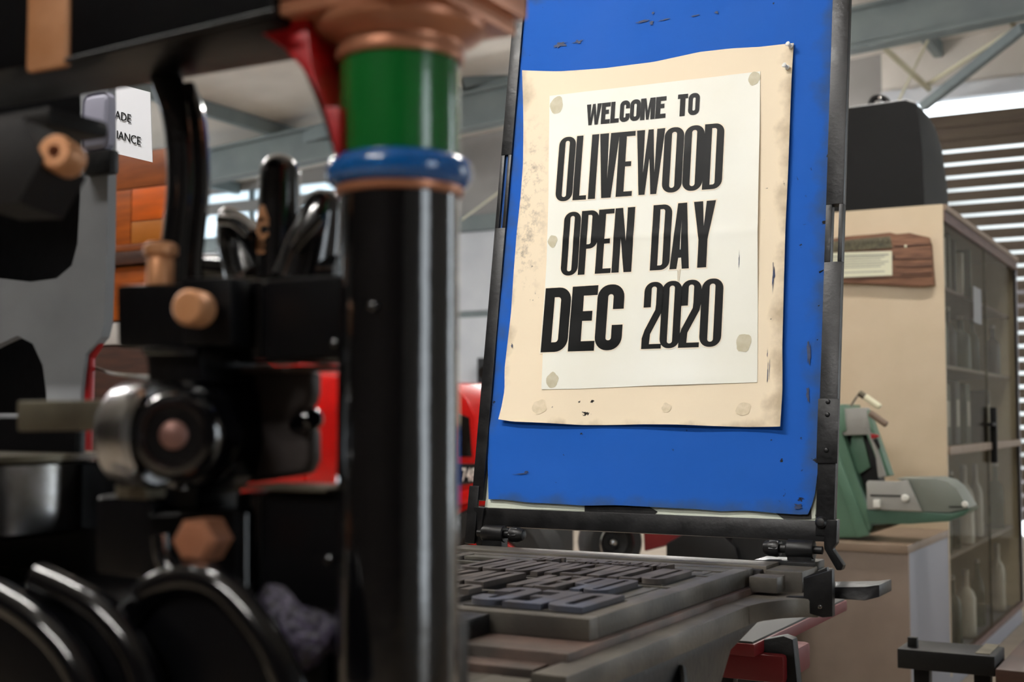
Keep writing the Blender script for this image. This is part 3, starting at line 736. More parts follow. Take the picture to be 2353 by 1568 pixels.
# --- tympan frame ---------------------------------------------------
LEAN = math.radians(9.5)
P0 = V((0, 1.976, .95)); TN = V((0, -math.cos(LEAN), math.sin(LEAN))); TA = V((0, math.sin(LEAN), math.cos(LEAN)))
def tl(x, y, off=0.0):
    q = onp(x, y, P0 + TN * off, TN); return (q.x, (q - P0).dot(TA))
def T(s, t, off=0.0): return P0 + V((s, 0, 0)) + TA * t + TN * off
def tbox(s0, s1, t0, t1, o0, o1, bev=.001):
    b = bx(s0, s1, t0, t1, o0, o1, bev)
    for v in b.verts: v.co = T(v.co.x, v.co.y, v.co.z)
    return b
tym = build('tympan_frame', tbox(-1.163, -.531, -.018, .013, -.010, .006), BLACKF, press)
tag(tym, 'black iron tympan frame, hinged upright')
build('top_bar', tbox(-1.163, -.531, .975, 1.0, -.010, .006), BLACKF, tym)
# side bars with long slots
build('side_bar', join(tbox(-1.165, -1.143, .026, .52, -.008, .008), tbox(-1.165, -1.157, .52, .66, -.008, .008), tbox(-1.150, -1.143, .52, .66, -.008, .008), tbox(-1.165, -1.143, .66, .98, -.008, .008)), BLACKF, tym)
build('side_bar', join(tbox(-.557, -.529, -.01, .42, -.008, .008), tbox(-.536, -.529, .42, .515, -.008, .008), tbox(-.557, -.547, .42, .515, -.008, .008), tbox(-.557, -.529, .515, .98, -.008, .008)), BLACKF, tym)
build('repair_strap', tbox(-.5585, -.526, .10, .20, .008, .011, .0008), BLACKF, tym)
for (t_) in (.195, .175, .12): build('rivet', lathe([(.004, 0), (.003, .002), (0, .003)], T(-.543, t_, .011), TN, 10), BLACKF, tym)
for i in range(3): build('hook', tube([T(-.557, .30 + i * .055, 0), T(-.566, .295 + i * .055, .002)], .0015, 6), BLACKF, tym)
# lower corner straps
build('corner_strap', tbox(-1.170, -1.150, -.05, .05, .006, .012, .002), BLACKF, tym)
build('corner_bolt', lathe([(.009, 0), (.009, .006), (.006, .009), (0, .010)], T(-.548, .010, .006), TN, 16), BLACKF, tym)
# right-hand stop arm bending down and forward
sa = [aY(x, y, 1.965) for x, y in ((1898, 1195), (1924, 1195), (1922, 1250), (1912, 1262), (1938, 1300), (1934, 1312), (1922, 1312), (1893, 1262), (1892, 1240))]
build('stop_arm', prism(sa, (0, .018, 0), .0025), BLACKF, tym)
build('stop_arm', pxY([(1088, 1165), (1112, 1168), (1105, 1225), (1112, 1250), (1100, 1262), (1084, 1235)], 1.965, .016, .002), BLACKF, tym)
# hinges
def hinge(xa, xb, y0, flip):
    z = aY((xa + xb) / 2, y0, 1.955).z
    A = aY(xa, y0, 1.955).x; B = aY(xb, y0, 1.955).x; L = B - A; d = 1 if not flip else -1; s0 = A if not flip else B
    h = build('hinge', lathe([(.006, 0), (.006, .012), (.0135, .0125), (.0145, .015), (.0145, .052), (.013, .054), (.007, .054), (.007, .064), (.012, .065), (.0135, .070), (.0125, .082), (.009, .090), (0, .093)], (s0, 1.955, z), (d, 0, 0), 20), BLACKF, tym)
    build('hinge_bracket', bx(s0 + d * .014, s0 + d * .052, 1.945, 1.968, z - .032, z, .002), BLACKF, h)
    build('hinge_foot', bx(s0 - d * .01, s0 + d * .085, 1.935, 1.98, z - .040, z - .028, .002), BLACKF, h)
    build('hinge_nut', bevel(lathe([(.0135, 0), (.0135, .014)], (s0 + d * .066, 1.955, z), (d, 0, 0), 6), .001), BLACKF, h)
hinge(1098, 1215, 1228, False)
hinge(1752, 1890, 1262, True)
build('hinge_plate', bx(-.64, -.548, 1.925, 1.985, .885, .905, .002), BLACKF, tym)

# --- Coons sheets on the tympan
def poly_at(pl, t):
    ds = [0]
    for a, b in zip(pl, pl[1:]): ds.append(ds[-1] + math.dist(a, b))
    t *= ds[-1]
    for i in range(len(pl) - 1):
        if t <= ds[i + 1] + 1e-9:
            u = (t - ds[i]) / max(ds[i + 1] - ds[i], 1e-9)
            return (pl[i][0] + (pl[i + 1][0] - pl[i][0]) * u, pl[i][1] + (pl[i + 1][1] - pl[i][1]) * u)
    return pl[-1]
def coons(top, bot, lef, rig, nu, nv, offf, thick=.0006):
    """sheet bounded by four polylines in tympan coordinates; offf(s,t,u,v) lifts it off the tympan"""
    bm = bmesh.new(); g = []; g2 = []
    TL_, TR_, BL_, BR_ = top[0], top[-1], bot[0], bot[-1]
    for j in range(nv + 1):
        v = j / nv; ro = []; rb = []
        for i in range(nu + 1):
            u = i / nu
            a = poly_at(top, u); b = poly_at(bot, u); c = poly_at(lef, v); d = poly_at(rig, v)
            s, t = [(1 - v) * a[k] + v * b[k] + (1 - u) * c[k] + u * d[k] - ((1 - u) * (1 - v) * TL_[k] + u * (1 - v) * TR_[k] + (1 - u) * v * BL_[k] + u * v * BR_[k]) for k in (0, 1)]
            o = offf(s, t, u, v)
            ro.append(bm.verts.new(T(s, t, o))); rb.append(bm.verts.new(T(s, t, o - thick)))
        g.append(ro); g2.append(rb)
    for j in range(nv):
        for i in range(nu):
            bm.faces.new([g[j][i], g[j][i + 1], g[j + 1][i + 1], g[j + 1][i]])
            bm.faces.new([g2[j + 1][i], g2[j + 1][i + 1], g2[j][i + 1], g2[j][i]])
    for i in range(nu):
        bm.faces.new([g[0][i + 1], g[0][i], g2[0][i], g2[0][i + 1]]); bm.faces.new([g[nv][i], g[nv][i + 1], g2[nv][i + 1], g2[nv][i]])
    for j in range(nv):
        bm.faces.new([g[j][0], g[j + 1][0], g2[j + 1][0], g2[j][0]]); bm.faces.new([g[j + 1][nu], g[j][nu], g2[j][nu], g2[j + 1][nu]])
    return bm
px2 = lambda L: [tl(x, y) for x, y in L]
nz = lambda x, y, k=1.0: noise.noise(V((x * k, y * k, .37)))

build('backing_sheet', tbox(-1.144, -.555, .0, .977, -.006, -.004, 0), WHITEPAPER, tym)
# blue tympan cloth
bt = [(-1.146, .972), (-1.0, .974), (-.8, .972), (-.560, .970)]
bb = px2([(1124, 1148), (1160, 1149), (1215, 1156), (1262, 1158), (1345, 1163), (1420, 1162), (1480, 1165), (1530, 1168), (1600, 1171), (1660, 1176), (1720, 1174), (1780, 1180), (1845, 1184), (1858, 1183)])
bl = [bt[0]] + px2([(1170, 300), (1158, 430), (1148, 600), (1139, 760), (1132, 900), (1124, 975), (1122, 985), (1122, 1060)]) + [bb[0]]
br = [bt[-1]] + px2([(1912, 300), (1903, 560), (1895, 760), (1888, 900), (1884, 1000), (1879, 1100), (1872, 1150)]) + [bb[-1]]
def blue_off(s, t, u, v):
    return .0015 + .0030 * (nz(s, t, 4) * .5 + .5) + .003 * math.exp(-((t - .15) / .02) ** 2) * math.exp(-u * 5) + .0015 * nz(s, t, 11)
blue = build('tympan_cloth', coons(bt, bb, bl, br, 40, 60, blue_off, .0006), BLUESHEET, tym)
# torn packing paper peeping out under the cloth
pb_t = [(-1.143, .050), (-1.1, .046), (-.95, .044), (-.8, .044), (-.7, .044)]
def torn(pts, off, m, nm):
    q = px2(pts)
    build(nm, prism([T(s, t, off) for s, t in q], TN * .0004), m, tym)
torn([(1118, 1110), (1124, 1150), (1158, 1156), (1200, 1152), (1262, 1160), (1340, 1158), (1342, 1174), (1300, 1172), (1200, 1170), (1112, 1166)], -.0035, WHITEPAPER, 'torn_paper')
torn([(1490, 1178), (1520, 1168), (1600, 1170), (1690, 1176), (1770, 1184), (1800, 1193), (1740, 1192), (1600, 1186), (1500, 1181)], -.0030, WHITEPAPER, 'torn_paper')
torn([(1342, 1158), (1345, 1150), (1470, 1152), (1510, 1176), (1500, 1186), (1342, 1180)], -.0025, BLACKF, 'black_patch')
torn([(1770, 1170), (1860, 1150), (1874, 1185), (1862, 1193), (1800, 1194)], -.0032, GREYPAPER, 'grey_paper')
torn([(1862, 1130), (1876, 1100), (1872, 1192), (1864, 1192)], -.0028, WHITEPAPER, 'torn_paper')
# smudges on the blue cloth
def decal(px_, py_, rx, ry, m, parent, offf, lift, nm='stain', seed=0, ang=0.0, rough=.28, fq=1.3):
    s0, t0 = tl(px_, py_); bm = bmesh.new()
    ctr = bm.verts.new(T(s0, t0, offf(s0, t0) + lift)); ring = []
    for i in range(20):
        a = 2 * math.pi * i / 20; k_ = max(.15, 1 + rough * noise.noise(V((math.cos(a) * fq + seed * 7.1, math.sin(a) * fq, seed))))
        dx = rx * k_ * math.cos(a); dy = ry * k_ * math.sin(a)
        s = s0 + dx * math.cos(ang) - dy * math.sin(ang); t = t0 + dx * math.sin(ang) + dy * math.cos(ang)
        ring.append(bm.verts.new(T(s, t, offf(s, t) + lift)))
    for i in range(20): bm.faces.new([ctr, ring[i], ring[(i + 1) % 20]])
    return build(nm, bm, m, parent, 60)
bo = lambda s, t: blue_off(s, t, .5, .5)
SMUDGE = mat('ink_smudge', (34, 42, 64), 0.6, c2=(40, 62, 110), nscale=90)
for i, (x, y, a, b) in enumerate(((1478, 52, .012, .002), (1530, 47, .010, .0012), (1600, 38, .008, .0010), (1648, 31, .003, .0025), (1503, 32, .002, .002), (1500, 55, .003, .0035), (1290, 104, .012, .004), (1330, 98, .008, .003), (1200, 1090, .016, .0008), (1212, 1086, .004, .002), (1836, 1166, .006, .0035), (1860, 815, .003, .02), (1858, 910, .002, .010))):
    decal(x, y, a, b, SMUDGE, blue, bo, .0016, 'ink_smudge', i, math.radians(5), 1.3, 3.0)

# ================================================================== poster card, print and pins
ct = px2([(1205, 166), (1290, 167), (1340, 164), (1395, 160), (1450, 153), (1505, 146), (1560, 134), (1610, 123), (1680, 115), (1750, 111), (1826, 102)])
cb = px2([(1154, 967), (1185, 972), (1260, 975), (1340, 979), (1400, 979), (1480, 978), (1560, 979), (1640, 982), (1720, 984), (1770, 984), (1799, 984)])
cl = px2([(1205, 166), (1207, 230), (1208, 300), (1207, 380), (1202, 450), (1192, 540), (1184, 640), (1179, 720), (1170, 800), (1165, 850), (1166, 900), (1160, 940), (1154, 967)])
cr = px2([(1826, 102), (1824, 160), (1820, 260), (1815, 400), (1809, 540), (1805, 680), (1802, 800), (1803, 900), (1799, 984)])
def card_off(s, t, u=0, v=0):
    base = .0062 + .0015 * nz(s, t, 5)
    low = max(0.0, (.30 - t) / .15); low = min(low, 1.0)
    base += .006 * low ** 2 + .003 * low * math.sin(s * 22)
    rgt = max(0.0, (s + .70) / .085)
    base += .005 * rgt ** 2 * (1 if t < .74 else max(0, (.80 - t) / .06))
    base += .003 * max(0.0, (-1.07 - s) / .06) ** 2
    return base
card = build('cream_card', coons(ct, cb, cl, cr, 44, 56, card_off, .0008), BOARDM)
tag(card, 'large cream card pinned crookedly on the blue tympan', 'card')
# printed sheet
st = px2([(1267, 224), (1350, 214), (1450, 203), (1560, 190), (1650, 180), (1750, 168)])
sb = px2([(1251, 898), (1330, 896), (1420, 892), (1500, 889), (1580, 887), (1660, 884), (1744, 881)])
sl = px2([(1267, 224), (1266, 320), (1265, 450), (1262, 540), (1260, 600), (1254, 700), (1252, 800), (1251, 898)])
sr = px2([(1750, 168), (1750, 300), (1748, 420), (1746, 560), (1745, 700), (1744, 881)])
def sheet_off(s, t, u=0, v=0):
    o = card_off(s, t) + .0011
    o += .0035 * max(0.0, (s + .72) / .05) ** 2 * math.sin(max(0, min(1, (t - .35) / .4)) * math.pi) if s > -.72 else 0
    o += .0012 * math.exp(-((t - .232) / .02) ** 2) * math.exp(-((s + .80) / .07) ** 2)
    # creases of the folded sheet
    o += .0009 * math.exp(-abs(t - .485 + .03 * (s + .86)) / .008)
    o += .0007 * math.exp(-abs((s + .90) - .45 * (t - .55)) / .010) + .0005 * math.exp(-abs((s + .98) - .6 * (t - .33)) / .010)
    return o
sheet = build('printed_poster', coons(st, sb, sl, sr, 90, 110, sheet_off, .0004), PAPERM)
tag(sheet, 'white printed open day poster mounted on the cream card', 'poster')

STEMS = {'O': .375, '0': .37, 'D': .375, 'C': .40, 'E': .47, 'L': .49, 'I': 1, 'V': .43, 'W': .285, 'M': .30, 'N': .37, 'A': .38, 'Y': .41, 'P': .385, 'T': .52, '2': .37}
def line_letters(chars, extents, tlp, trp, brp, blp, conv):
    """letter rectangles in tympan coords, from the printed line's corners"""
    a, b, c, d = [tl(*conv(*p)) for p in (tlp, trp, brp, blp)]
    x0 = tlp[0]; x1 = trp[0]; out = []
    for chh, (e0_, e1_) in zip(chars, extents):
        u0 = (e0_ - x0) / (x1 - x0); u1 = (e1_ - x0) / (x1 - x0)
        t0 = d[1] + (c[1] - d[1]) * (u0 + u1) / 2; t1 = a[1] + (b[1] - a[1]) * (u0 + u1) / 2
        sA = (a[0] + d[0]) / 2; sB = (b[0] + c[0]) / 2
        out.append((chh, sA + (sB - sA) * u0, sA + (sB - sA) * u1, t0, t1, (b[1] - a[1]) / (b[0] - a[0])))
    return out
o1 = lambda x, y: (1050 + x / 2.6133, y / 2.6133)
o2 = lambda x, y: (1050 + x / 2.6133, 550 + y / 2.6133)
idt = lambda x, y: (x, y)
LINES = []
LINES.append(line_letters('WELCOMETO', [(788, 881), (882, 937), (940, 992), (996, 1056), (1058, 1120), (1121, 1208), (1211, 1272), (1340, 1398), (1402, 1467)], (788, 640), (1467, 566), (1467, 697), (788, 764), o1))
LINES.append(line_letters('OLIVEWOOD', [(616, 723), (726, 810), (822, 866), (872, 994), (992, 1090), (1098, 1268), (1266, 1382), (1384, 1500), (1500, 1612)], (616, 838), (1612, 748), (1606, 1140), (616, 1220), o1))
LINES.append(line_letters('OPENDAY', [(645, 752), (755, 865), (862, 958), (963, 1083), (1193, 1306), (1308, 1420), (1430, 1556)], (645, 1286), (1556, 1212), (1556, 1610), (645, 1664), o1))
LINES.append(line_letters('DEC2020', [(530, 698), (703, 864), (864, 1028), (1147, 1262), (1252, 1368), (1362, 1480), (1480, 1603)], (530, 302), (1603, 240), (1603, 650), (530, 686), o2))
def conform(bm, off, lift):
    geom = lambda: bm.verts[:] + bm.edges[:] + bm.faces[:]
    s0 = min(v.co.x for v in bm.verts); s1 = max(v.co.x for v in bm.verts); t0 = min(v.co.y for v in bm.verts); t1 = max(v.co.y for v in bm.verts)
    x = math.ceil(s0 / .006) * .006
    while x < s1:
        bmesh.ops.bisect_plane(bm, geom=geom(), plane_co=(x, 0, 0), plane_no=(1, 0, 0)); x += .006
    y = math.ceil(t0 / .006) * .006
    while y < t1:
        bmesh.ops.bisect_plane(bm, geom=geom(), plane_co=(0, y, 0), plane_no=(0, 1, 0)); y += .006
    for v in bm.verts: v.co = T(v.co.x, v.co.y, off(v.co.x, v.co.y) + lift)
    return bm
for li, L in enumerate(LINES):
    for (chh, s0, s1, t0, t1, sk) in L:
        w = s1 - s0; h = t1 - t0; stem = STEMS[chh] * w; bar = min(.17 * h, .62 * stem) if li else .20 * h
        if li == 3 and chh in 'DEC': bar = .15 * h
        g = glyph(chh, w, h, stem, bar)
        g = [[(s0 + x, t0 + y + sk * (x - w / 2)) for x, y in c] for c in g]
        bm = contour_bm(g, 0)
        lt = build('printed_letter', conform(bm, sheet_off, .0006), INK, sheet, 60)
        if li: build('oil_halo', conform(contour_bm(g, 0, .0022), sheet_off, .00035), HALO, lt, 60)
# creamy oil halo round the big lines is left to the paper; old tape marks:
for i, (x, y, r) in enumerate(((1284, 246, .0150), (1737, 184, .0110), (1274, 557, .0105), (1713, 790, .0145), (1275, 878, .0130))):
    decal(x, y, r * .9, r * 1.05, TAPE, sheet, sheet_off, .0004, 'tape_mark', i)
for i, (x, y, r) in enumerate(((1247, 938, .013), (1537, 940, .008), (1712, 942, .012))):
    decal(x, y, r, r, TAPE2, card, card_off, .0006, 'tape_mark', i + 9)
for i, (x, y, a, b) in enumerate(((1768, 860, .0006, .018), (1772, 850, .0005, .015), (1767, 815, .0004, .006), (1702, 603, .0005, .012), (1182, 797, .0012, .004), (1781, 640, .002, .022))):
    decal(x, y, a, b, SMUDGE, card, lambda s, t: max(card_off(s, t), sheet_off(s, t) if s < -.665 else 0), .0007, 'scratch', i + 20, 0, 1.2, 3.0)
# push pins
for i, (x, y, lab) in enumerate(((1822, 112, 'white push pin in the top right tip of the cream card'), (1815, 162, 'white push pin just below the corner pin of the cream card'))):
    s, t = tl(x, y); p = T(s, t, card_off(s, t) + .001)
    ax2 = (TN + V((-.35, 0, .15))).normalized()
    pin = thing('push_pin', lab, 'pin', p, 'white push pins')
    build('pin_head', lathe([(.0042, .002), (.0045, .003), (.003, .0045), (.0026, .009), (.004, .0105), (.0044, .012), (.003, .0132), (0, .0135)], p, ax2, 16), PIN, pin)
    build('pin_needle', cyl(p - ax2 * .004, p + ax2 * .003, .0005, 6), STEEL, pin)

# ================================================================== printing forme (chase with wood type)
forme = thing('printing_forme', 'inked wood type locked in an iron chase on the press bed', 'printing forme', (-.85, 1.56, ZB))
ZC = .9025
cx0, cx1, cy0, cy1 = -1.09, -.613, 1.288, 1.842
ZB2 = ZB + .0005
build('chase_bar', bx(cx0, cx1, cy0, cy0 + .024, ZB2, ZC, .001), IRON, forme)
build('chase_bar', bx(cx0, cx1, cy1 - .024, cy1, ZB2, ZC, .001), IRON, forme)
build('chase_bar', bx(cx1 - .022, cx1, cy0 + .024, cy1 - .024, ZB2, ZC, .001), IRON, forme)
build('chase_bar', bx(cx0, cx0 + .022, cy0 + .024, cy1 - .024, ZB2, ZC, .001), IRON, forme)
build('base_furniture', bx(cx0 + .022, cx1 - .022, cy0 + .024, cy1 - .024, ZB2, ZC - .006), TYPEDK, forme)
XO = {0: -.015, 1: -.012, 2: -.010, 3: 0.0}
rows = []
for li, L in enumerate(LINES):
    xs = []
    for (chh, s0, s1, t0, t1, sk) in L:
        w = s1 - s0; tm0 = min(q[3] for q in L); h = L[0][4] - L[0][3]
        X1 = -.637 + XO[li] - (s0 + 1.052); Y0 = L[0][3] + 1.037
        stem = STEMS[chh] * w; bar = min(.17 * h, .62 * stem) if li else .20 * h
        if li == 3 and chh in 'DEC': bar = .15 * h
        g = [[(X1 - x, Y0 + y) for x, y in c] for c in glyph(chh, w, h, stem, bar)]
        if X1 - w < cx0 + .02: continue
        b = contour_bm(g, .0075)
        dz = random.uniform(-.0005, .0005)
        for v in b.verts: v.co.z += .9018 + dz
        m_ = TYPEINKB if (li == 3 and chh in 'DEC') or (li == 2 and chh in 'OP') else TYPEINK
        tp = build('type_letter', b, m_, forme, 30)
        build('type_block', bx(X1 - w - .0008, X1 + .0008, Y0 - .001, Y0 + h + .001, ZC - .0058, .9025), TYPEDK, tp, 0)
        xs += [X1, X1 - w]
    rows.append((min(xs), max(xs), Y0, Y0 + h))
# furniture strips between and beside the lines
for i, (xa, xb, ya, yb) in enumerate(rows):
    if cx1 - .022 - xb > .008:
        n_ = max(1, int((cx1 - .024 - xb) / .012)); wd = (cx1 - .024 - xb - .002) / n_
        for q in range(n_): build('furniture_strip', bx(xb + .002 + q * wd, xb + .002 + (q + 1) * wd - .0012, ya, yb, ZC - .0058, ZC - .002 + .001 * (q % 2), .0004), FURN, forme)
    build('furniture_strip', bx(cx0 + .024, cx1 - .024, ya - .012, ya - .003, ZC - .0058, ZC - .001, .0005), FURN, forme)
build('furniture_strip', bx(cx0 + .024, cx1 - .024, rows[0][3] + .006, rows[0][3] + .022, ZC - .0058, ZC - .0005, .0005), FURN, forme)
build('furniture_strip', bx(cx0 + .024, cx1 - .024, rows[0][3] + .025, cy1 - .026, ZC - .0058, ZC - .001, .0005), FURN, forme)
# iron furniture resting on the near end of the bed
fb = tag(build('iron_block', bx(-.785, -.735, 1.200, 1.286, ZB2, .9005, .002), BLACKF), 'small dark iron block against the near side of the chase', 'block')
fb2 = tag(build('iron_block', bx(-.775, -.722, 1.118, 1.176, ZB - .0205, .908, .002), BLACKF), 'tall black iron block on the bed apron beside the column', 'block')

# ================================================================== right side: cabinets
XR = -1.03
cab = thing('display_cabinet', 'tall beige display cabinet with glass doors on its long side', 'cabinet', (XR - .22, 6.6, 0))
Y0c, Y1c, Zt = 5.6, 7.72, 2.01
XLc = -1.62
build('end_panel', bx(XLc, XR, Y0c, Y0c + .02, .06, Zt, .002), BEIGE, cab)
build('end_panel', bx(XLc, XR, Y1c - .02, Y1c, .06, Zt, .002), BEIGE, cab)
build('top_panel', bx(XLc, XR + .012, Y0c + .02, Y1c, Zt - .022, Zt + .002, .002), TANTOP, cab)
build('top_rail', bx(XR - .02, XR + .006, Y0c + .02, Y1c, Zt - .07, Zt - .022, .002), WOODTRIM, cab)
build('back_panel', bx(XLc, XLc + .012, Y0c + .02, Y1c - .02, .06, Zt - .022), mat('dark_cabinet_back', (74, 70, 62), .6), cab)
build('plinth', bx(XLc, XR - .005, Y0c, Y1c, .0, .085, .002), PALELILAC, cab)
build('mid_rail', bx(XR - .03, XR + .008, Y0c + .02, Y1c, .965, 1.0, .002), TANTOP, cab)
build('lower_rail', bx(XR - .02, XR + .006, Y0c + .02, Y1c, .085, .115, .002), WOODTRIM, cab)
for z in (.52, .98, 1.34, 1.68):
    build('shelf', bx(XLc + .012, XR - .04, Y0c + .02, Y1c - .02, z - .008, z + .008, .001), WOODTRIM if z > 1.6 else TAN, cab)
for i, (ya, yb) in enumerate(((Y0c + .02, Y0c + 1.06), (Y0c + 1.06, Y1c - .02))):
    for (za, zb) in ((.115, .965), (1.0, Zt - .07)):
        d = build('glass_door', bx(XR - .006, XR, ya + .004, yb - .004, za, zb), GLASS, cab)
        build('door_edge', bx(XR - .008, XR + .002, yb - .010, yb - .004, za, zb), STEELWARM, d)
build('corner_post', bx(XR - .012, XR + .004, Y1c - .03, Y1c, .085, Zt - .02, .001), mat('aluminium', (150, 150, 156), .4, .8), cab)
hy = 6.72
build('door_handle', join(bx(XR, XR + .03, hy - .012, hy + .012, .90, 1.17, .003), bx(XR, XR + .03, hy - .12, hy, 1.08, 1.095, .003)), BLACKPL, cab)
# things inside
def bottle(x, y, z, r, h, m, lab, seed):
    t = thing('glass_bottle', lab, 'bottle', (x, y, z), 'bottles in the display cabinet')
    build('body', lathe([(r * .9, 0), (r, .006), (r, h * .62), (r * .8, h * .72), (r * .35, h * .8), (r * .33, h * .97), (r * .42, h), (0, h)], (x, y, z), n=16), m, t)
    build('stopper', lathe([(r * .25, h), (r * .36, h + .004), (r * .34, h + .02), (0, h + .022)], (x, y, z), n=12), PALEB, t)
ys = [5.95, 6.18, 6.45, 6.85, 7.40]
lv = {.529: 'lower shelf', .0935: 'floor', 1.349: 'upper shelf'}
ordn = ['nearest', 'second nearest', 'third nearest', 'fourth nearest', 'fifth nearest']
for zi, (z, ms, hh) in enumerate(((.0935, (BOTTLE, OLIVE, PALEB, BOTTLE, PALEB), .34), (.529, (OLIVE, BOTTLE, PALEB, PALEB, BOTTLE), .36), (1.349, (OLIVE, AMBERB, OLIVE, BOTTLE, AMBERB), .26))):
    for i, y in enumerate(ys):
        h = hh * random.uniform(.85, 1.05)
        mn = {'bottle_glass': 'clear glass', 'olive_object': 'olive', 'pale_object': 'pale', 'dark_object': 'dark brown'}[ms[i].name]
        bottle(XR - .085 - .012 * (i % 2), y, z + (0 if z > .2 else .0), .035 + .006 * (i % 3), h, ms[i], '%s bottle, %s from the beige end, %s of the display cabinet' % (mn, ordn[i], lv[z]), i)
for i, (y, h, m, nm) in enumerate(((5.90, .22, PALEB, 'pale'), (6.02, .25, OLIVE, 'olive'), (6.16, .24, AMBERB, 'dark brown'), (6.34, .2, PALEB, 'white spined'), (6.55, .24, OLIVE, 'dark olive'))):
    b = thing('book', '%s book on the cabinet top shelf, %s from the beige end' % (nm, ordn[i]), 'book', (XR - .15, y, 1.688), 'books on the top shelf')
    build('cover', join(bx(XR - .20, XR - .05, y - .02, y - .017, 1.6885, 1.688 + h), bx(XR - .20, XR - .05, y + .017, y + .02, 1.6885, 1.688 + h), bx(XR - .052, XR - .049, y - .02, y + .02, 1.6885, 1.688 + h)), m, b)
    build('pages', bx(XR - .195, XR - .053, y - .0165, y + .0165, 1.69, 1.683 + h), LABELP, b)
for i, (y, h, m, nm) in enumerate(((5.92, .28, OLIVE, 'olive'), (6.15, .30, AMBERB, 'brown'), (6.42, .29, OLIVE, 'moss green'), (7.0, .27, AMBERB, 'dark'))):
    b = thing('file_box', '%s file box on the cabinet middle shelf, %s from the beige end' % (nm, ordn[i]), 'box', (XR - .17, y, .988), 'file boxes on the middle shelf')
    build('box_body', bx(XR - .21, XR - .05, y - .06, y + .06, .9885, .988 + h, .004), m, b)
    build('spine_label', bx(XR - .05, XR - .0485, y - .03, y + .03, 1.08, 1.08 + h * .4), PALEB, b)
nt_ = tag(build('paper_note', bx(XR + .0005, XR + .0015, 6.30, 6.52, 1.56, 1.73), mat('note_grey', (150, 150, 150), .6)), 'small grey paper note stuck on the cabinet glass', 'note')

# black domed case on the cabinet
ca, cb_ = aY(1915, 475, 5.66), aY(2125, 475, 5.66)
case = thing('instrument_case', 'black dome-topped carrying case standing on the beige cabinet', 'case', ((ca.x + cb_.x) / 2, 5.95, Zt + .002))
X0, X1, hC = ca.x - .16, cb_.x, 0.475
z0 = Zt + .0025
prof = [(X0 + .0, z0), (X1 + .0, z0), (X1 - .006, z0 + .25), (X1 - .02, z0 + hC - .07), (X1 - .035, z0 + hC - .02), (X1 - .07, z0 + hC), (X0 + .09, z0 + hC - .01), (X0 + .04, z0 + hC - .05), (X0 + .015, z0 + .25)]
bm = bmesh.new()
def slice_(Y, k, dz): return [bm.verts.new((X0 + (X1 - X0) / 2 + (x - (X0 + X1) / 2) * k, Y, z0 + (z - z0) * dz)) for x, z in prof]
secs = [slice_(5.66, 1, .985), slice_(5.67, 1, 1.0), slice_(5.95, 1.0, 1.0), slice_(6.10, .99, .96), slice_(6.22, .97, .86), slice_(6.27, .96, .72), slice_(6.30, .95, .3)]
for A, B in zip(secs, secs[1:]):
    for i in range(len(A)): bm.faces.new([A[i], A[(i + 1) % len(A)], B[(i + 1) % len(B)], B[i]])
bm.faces.new(secs[0]); bm.faces.new(secs[-1])
build('case_shell', bm, CASE, case, 40)
kn = aY(2050, 232, 5.9)
zh = z0 + hC
build('carry_handle', tube(smooth_path([(kn.x - .06, 5.72, zh - .012), (kn.x - .045, 5.72, zh + .026), (kn.x - .02, 5.72, zh + .034), (kn.x + .01, 5.72, zh + .022), (kn.x + .03, 5.72, zh - .012)], 4), .013, 10), BLACKPL, case)
build('handle_rivet', lathe([(.010, 0), (.007, .006), (0, .008)], (kn.x - .01, 5.708, zh + .026), (0, -1, .3), 12), CHROME, case)

# wooden plaque
Yp = Y0c - .03
plq = thing('wooden_plaque', 'rough timber plaque with a small white label on the beige panel', 'plaque', aY(2000, 600, Yp))
pts = [(1880, 556), (1930, 545), (1965, 541), (2010, 538), (2045, 534), (2060, 538), (2090, 535), (2110, 540), (2134, 545), (2140, 565), (2143, 610), (2147, 655), (2120, 658), (2080, 657), (2000, 652), (1930, 650), (1880, 652)]
pl = prism([aY(x, y, Yp) for x, y in pts], (0, .029, 0), .003)
plk = build('timber_slab', pl, PLAQUE, plq)
for (ya, yb, x0_) in ((566, 562, 2055), (596, 594, 2050), (614, 612, 2060), (632, 626, 2070), (640, 634, 1930)):
    build('grain_groove', tube([aY(x0_, ya, Yp - .0005), aY((x0_ + 2140) / 2, (ya + yb) / 2 + 1, Yp - .0005), aY(2142, yb, Yp - .0005)], .0022, 6), BROWNW, plk)
build('name_strip', prism([aY(x, y, Yp - .004) for x, y in ((1900, 556), (2045, 543), (2050, 570), (1900, 580))], (0, .004, 0), .001), PLAQUEM, plq)
for i in range(10):
    x = 1938 + i * 11
    build('raised_letter', prism([aY(x, 553 - i * 1.0, Yp - .007), aY(x + 7, 552.5 - i * 1.0, Yp - .007), aY(x + 7, 565 - i * .9, Yp - .007), aY(x, 566 - i * .9, Yp - .007)], (0, .004, 0), .0005), PLAQUEM, plq)
lab = build('white_label', prism([aY(x, y, Yp - .003) for x, y in ((1890, 582), (2049, 577), (2050, 633), (1890, 640))], (0, .002, 0)), LABELP, plq)
for r_ in range(8):
    yy = 587 + r_ * 5.6
    if r_ == 6: continue
    build('print_line', prism([aY(x, y, Yp - .0035) for x, y in ((1896, yy + 1), (2042 - 9 * (r_ % 3), yy - 3.5), (2042 - 9 * (r_ % 3), yy - 1.6 + (1.2 if r_ == 0 else 0)), (1896, yy + 3 + (1.2 if r_ == 0 else 0)))], (0, .0004, 0)), GREYINK, lab)
for (x, y) in ((2053, 590), (2081, 566)): build('screw', lathe([(.006, 0), (.005, .003), (0, .004)], aY(x, y, Yp), (0, -1, 0), 10), BROWNW if y > 580 else LABELP, plq)

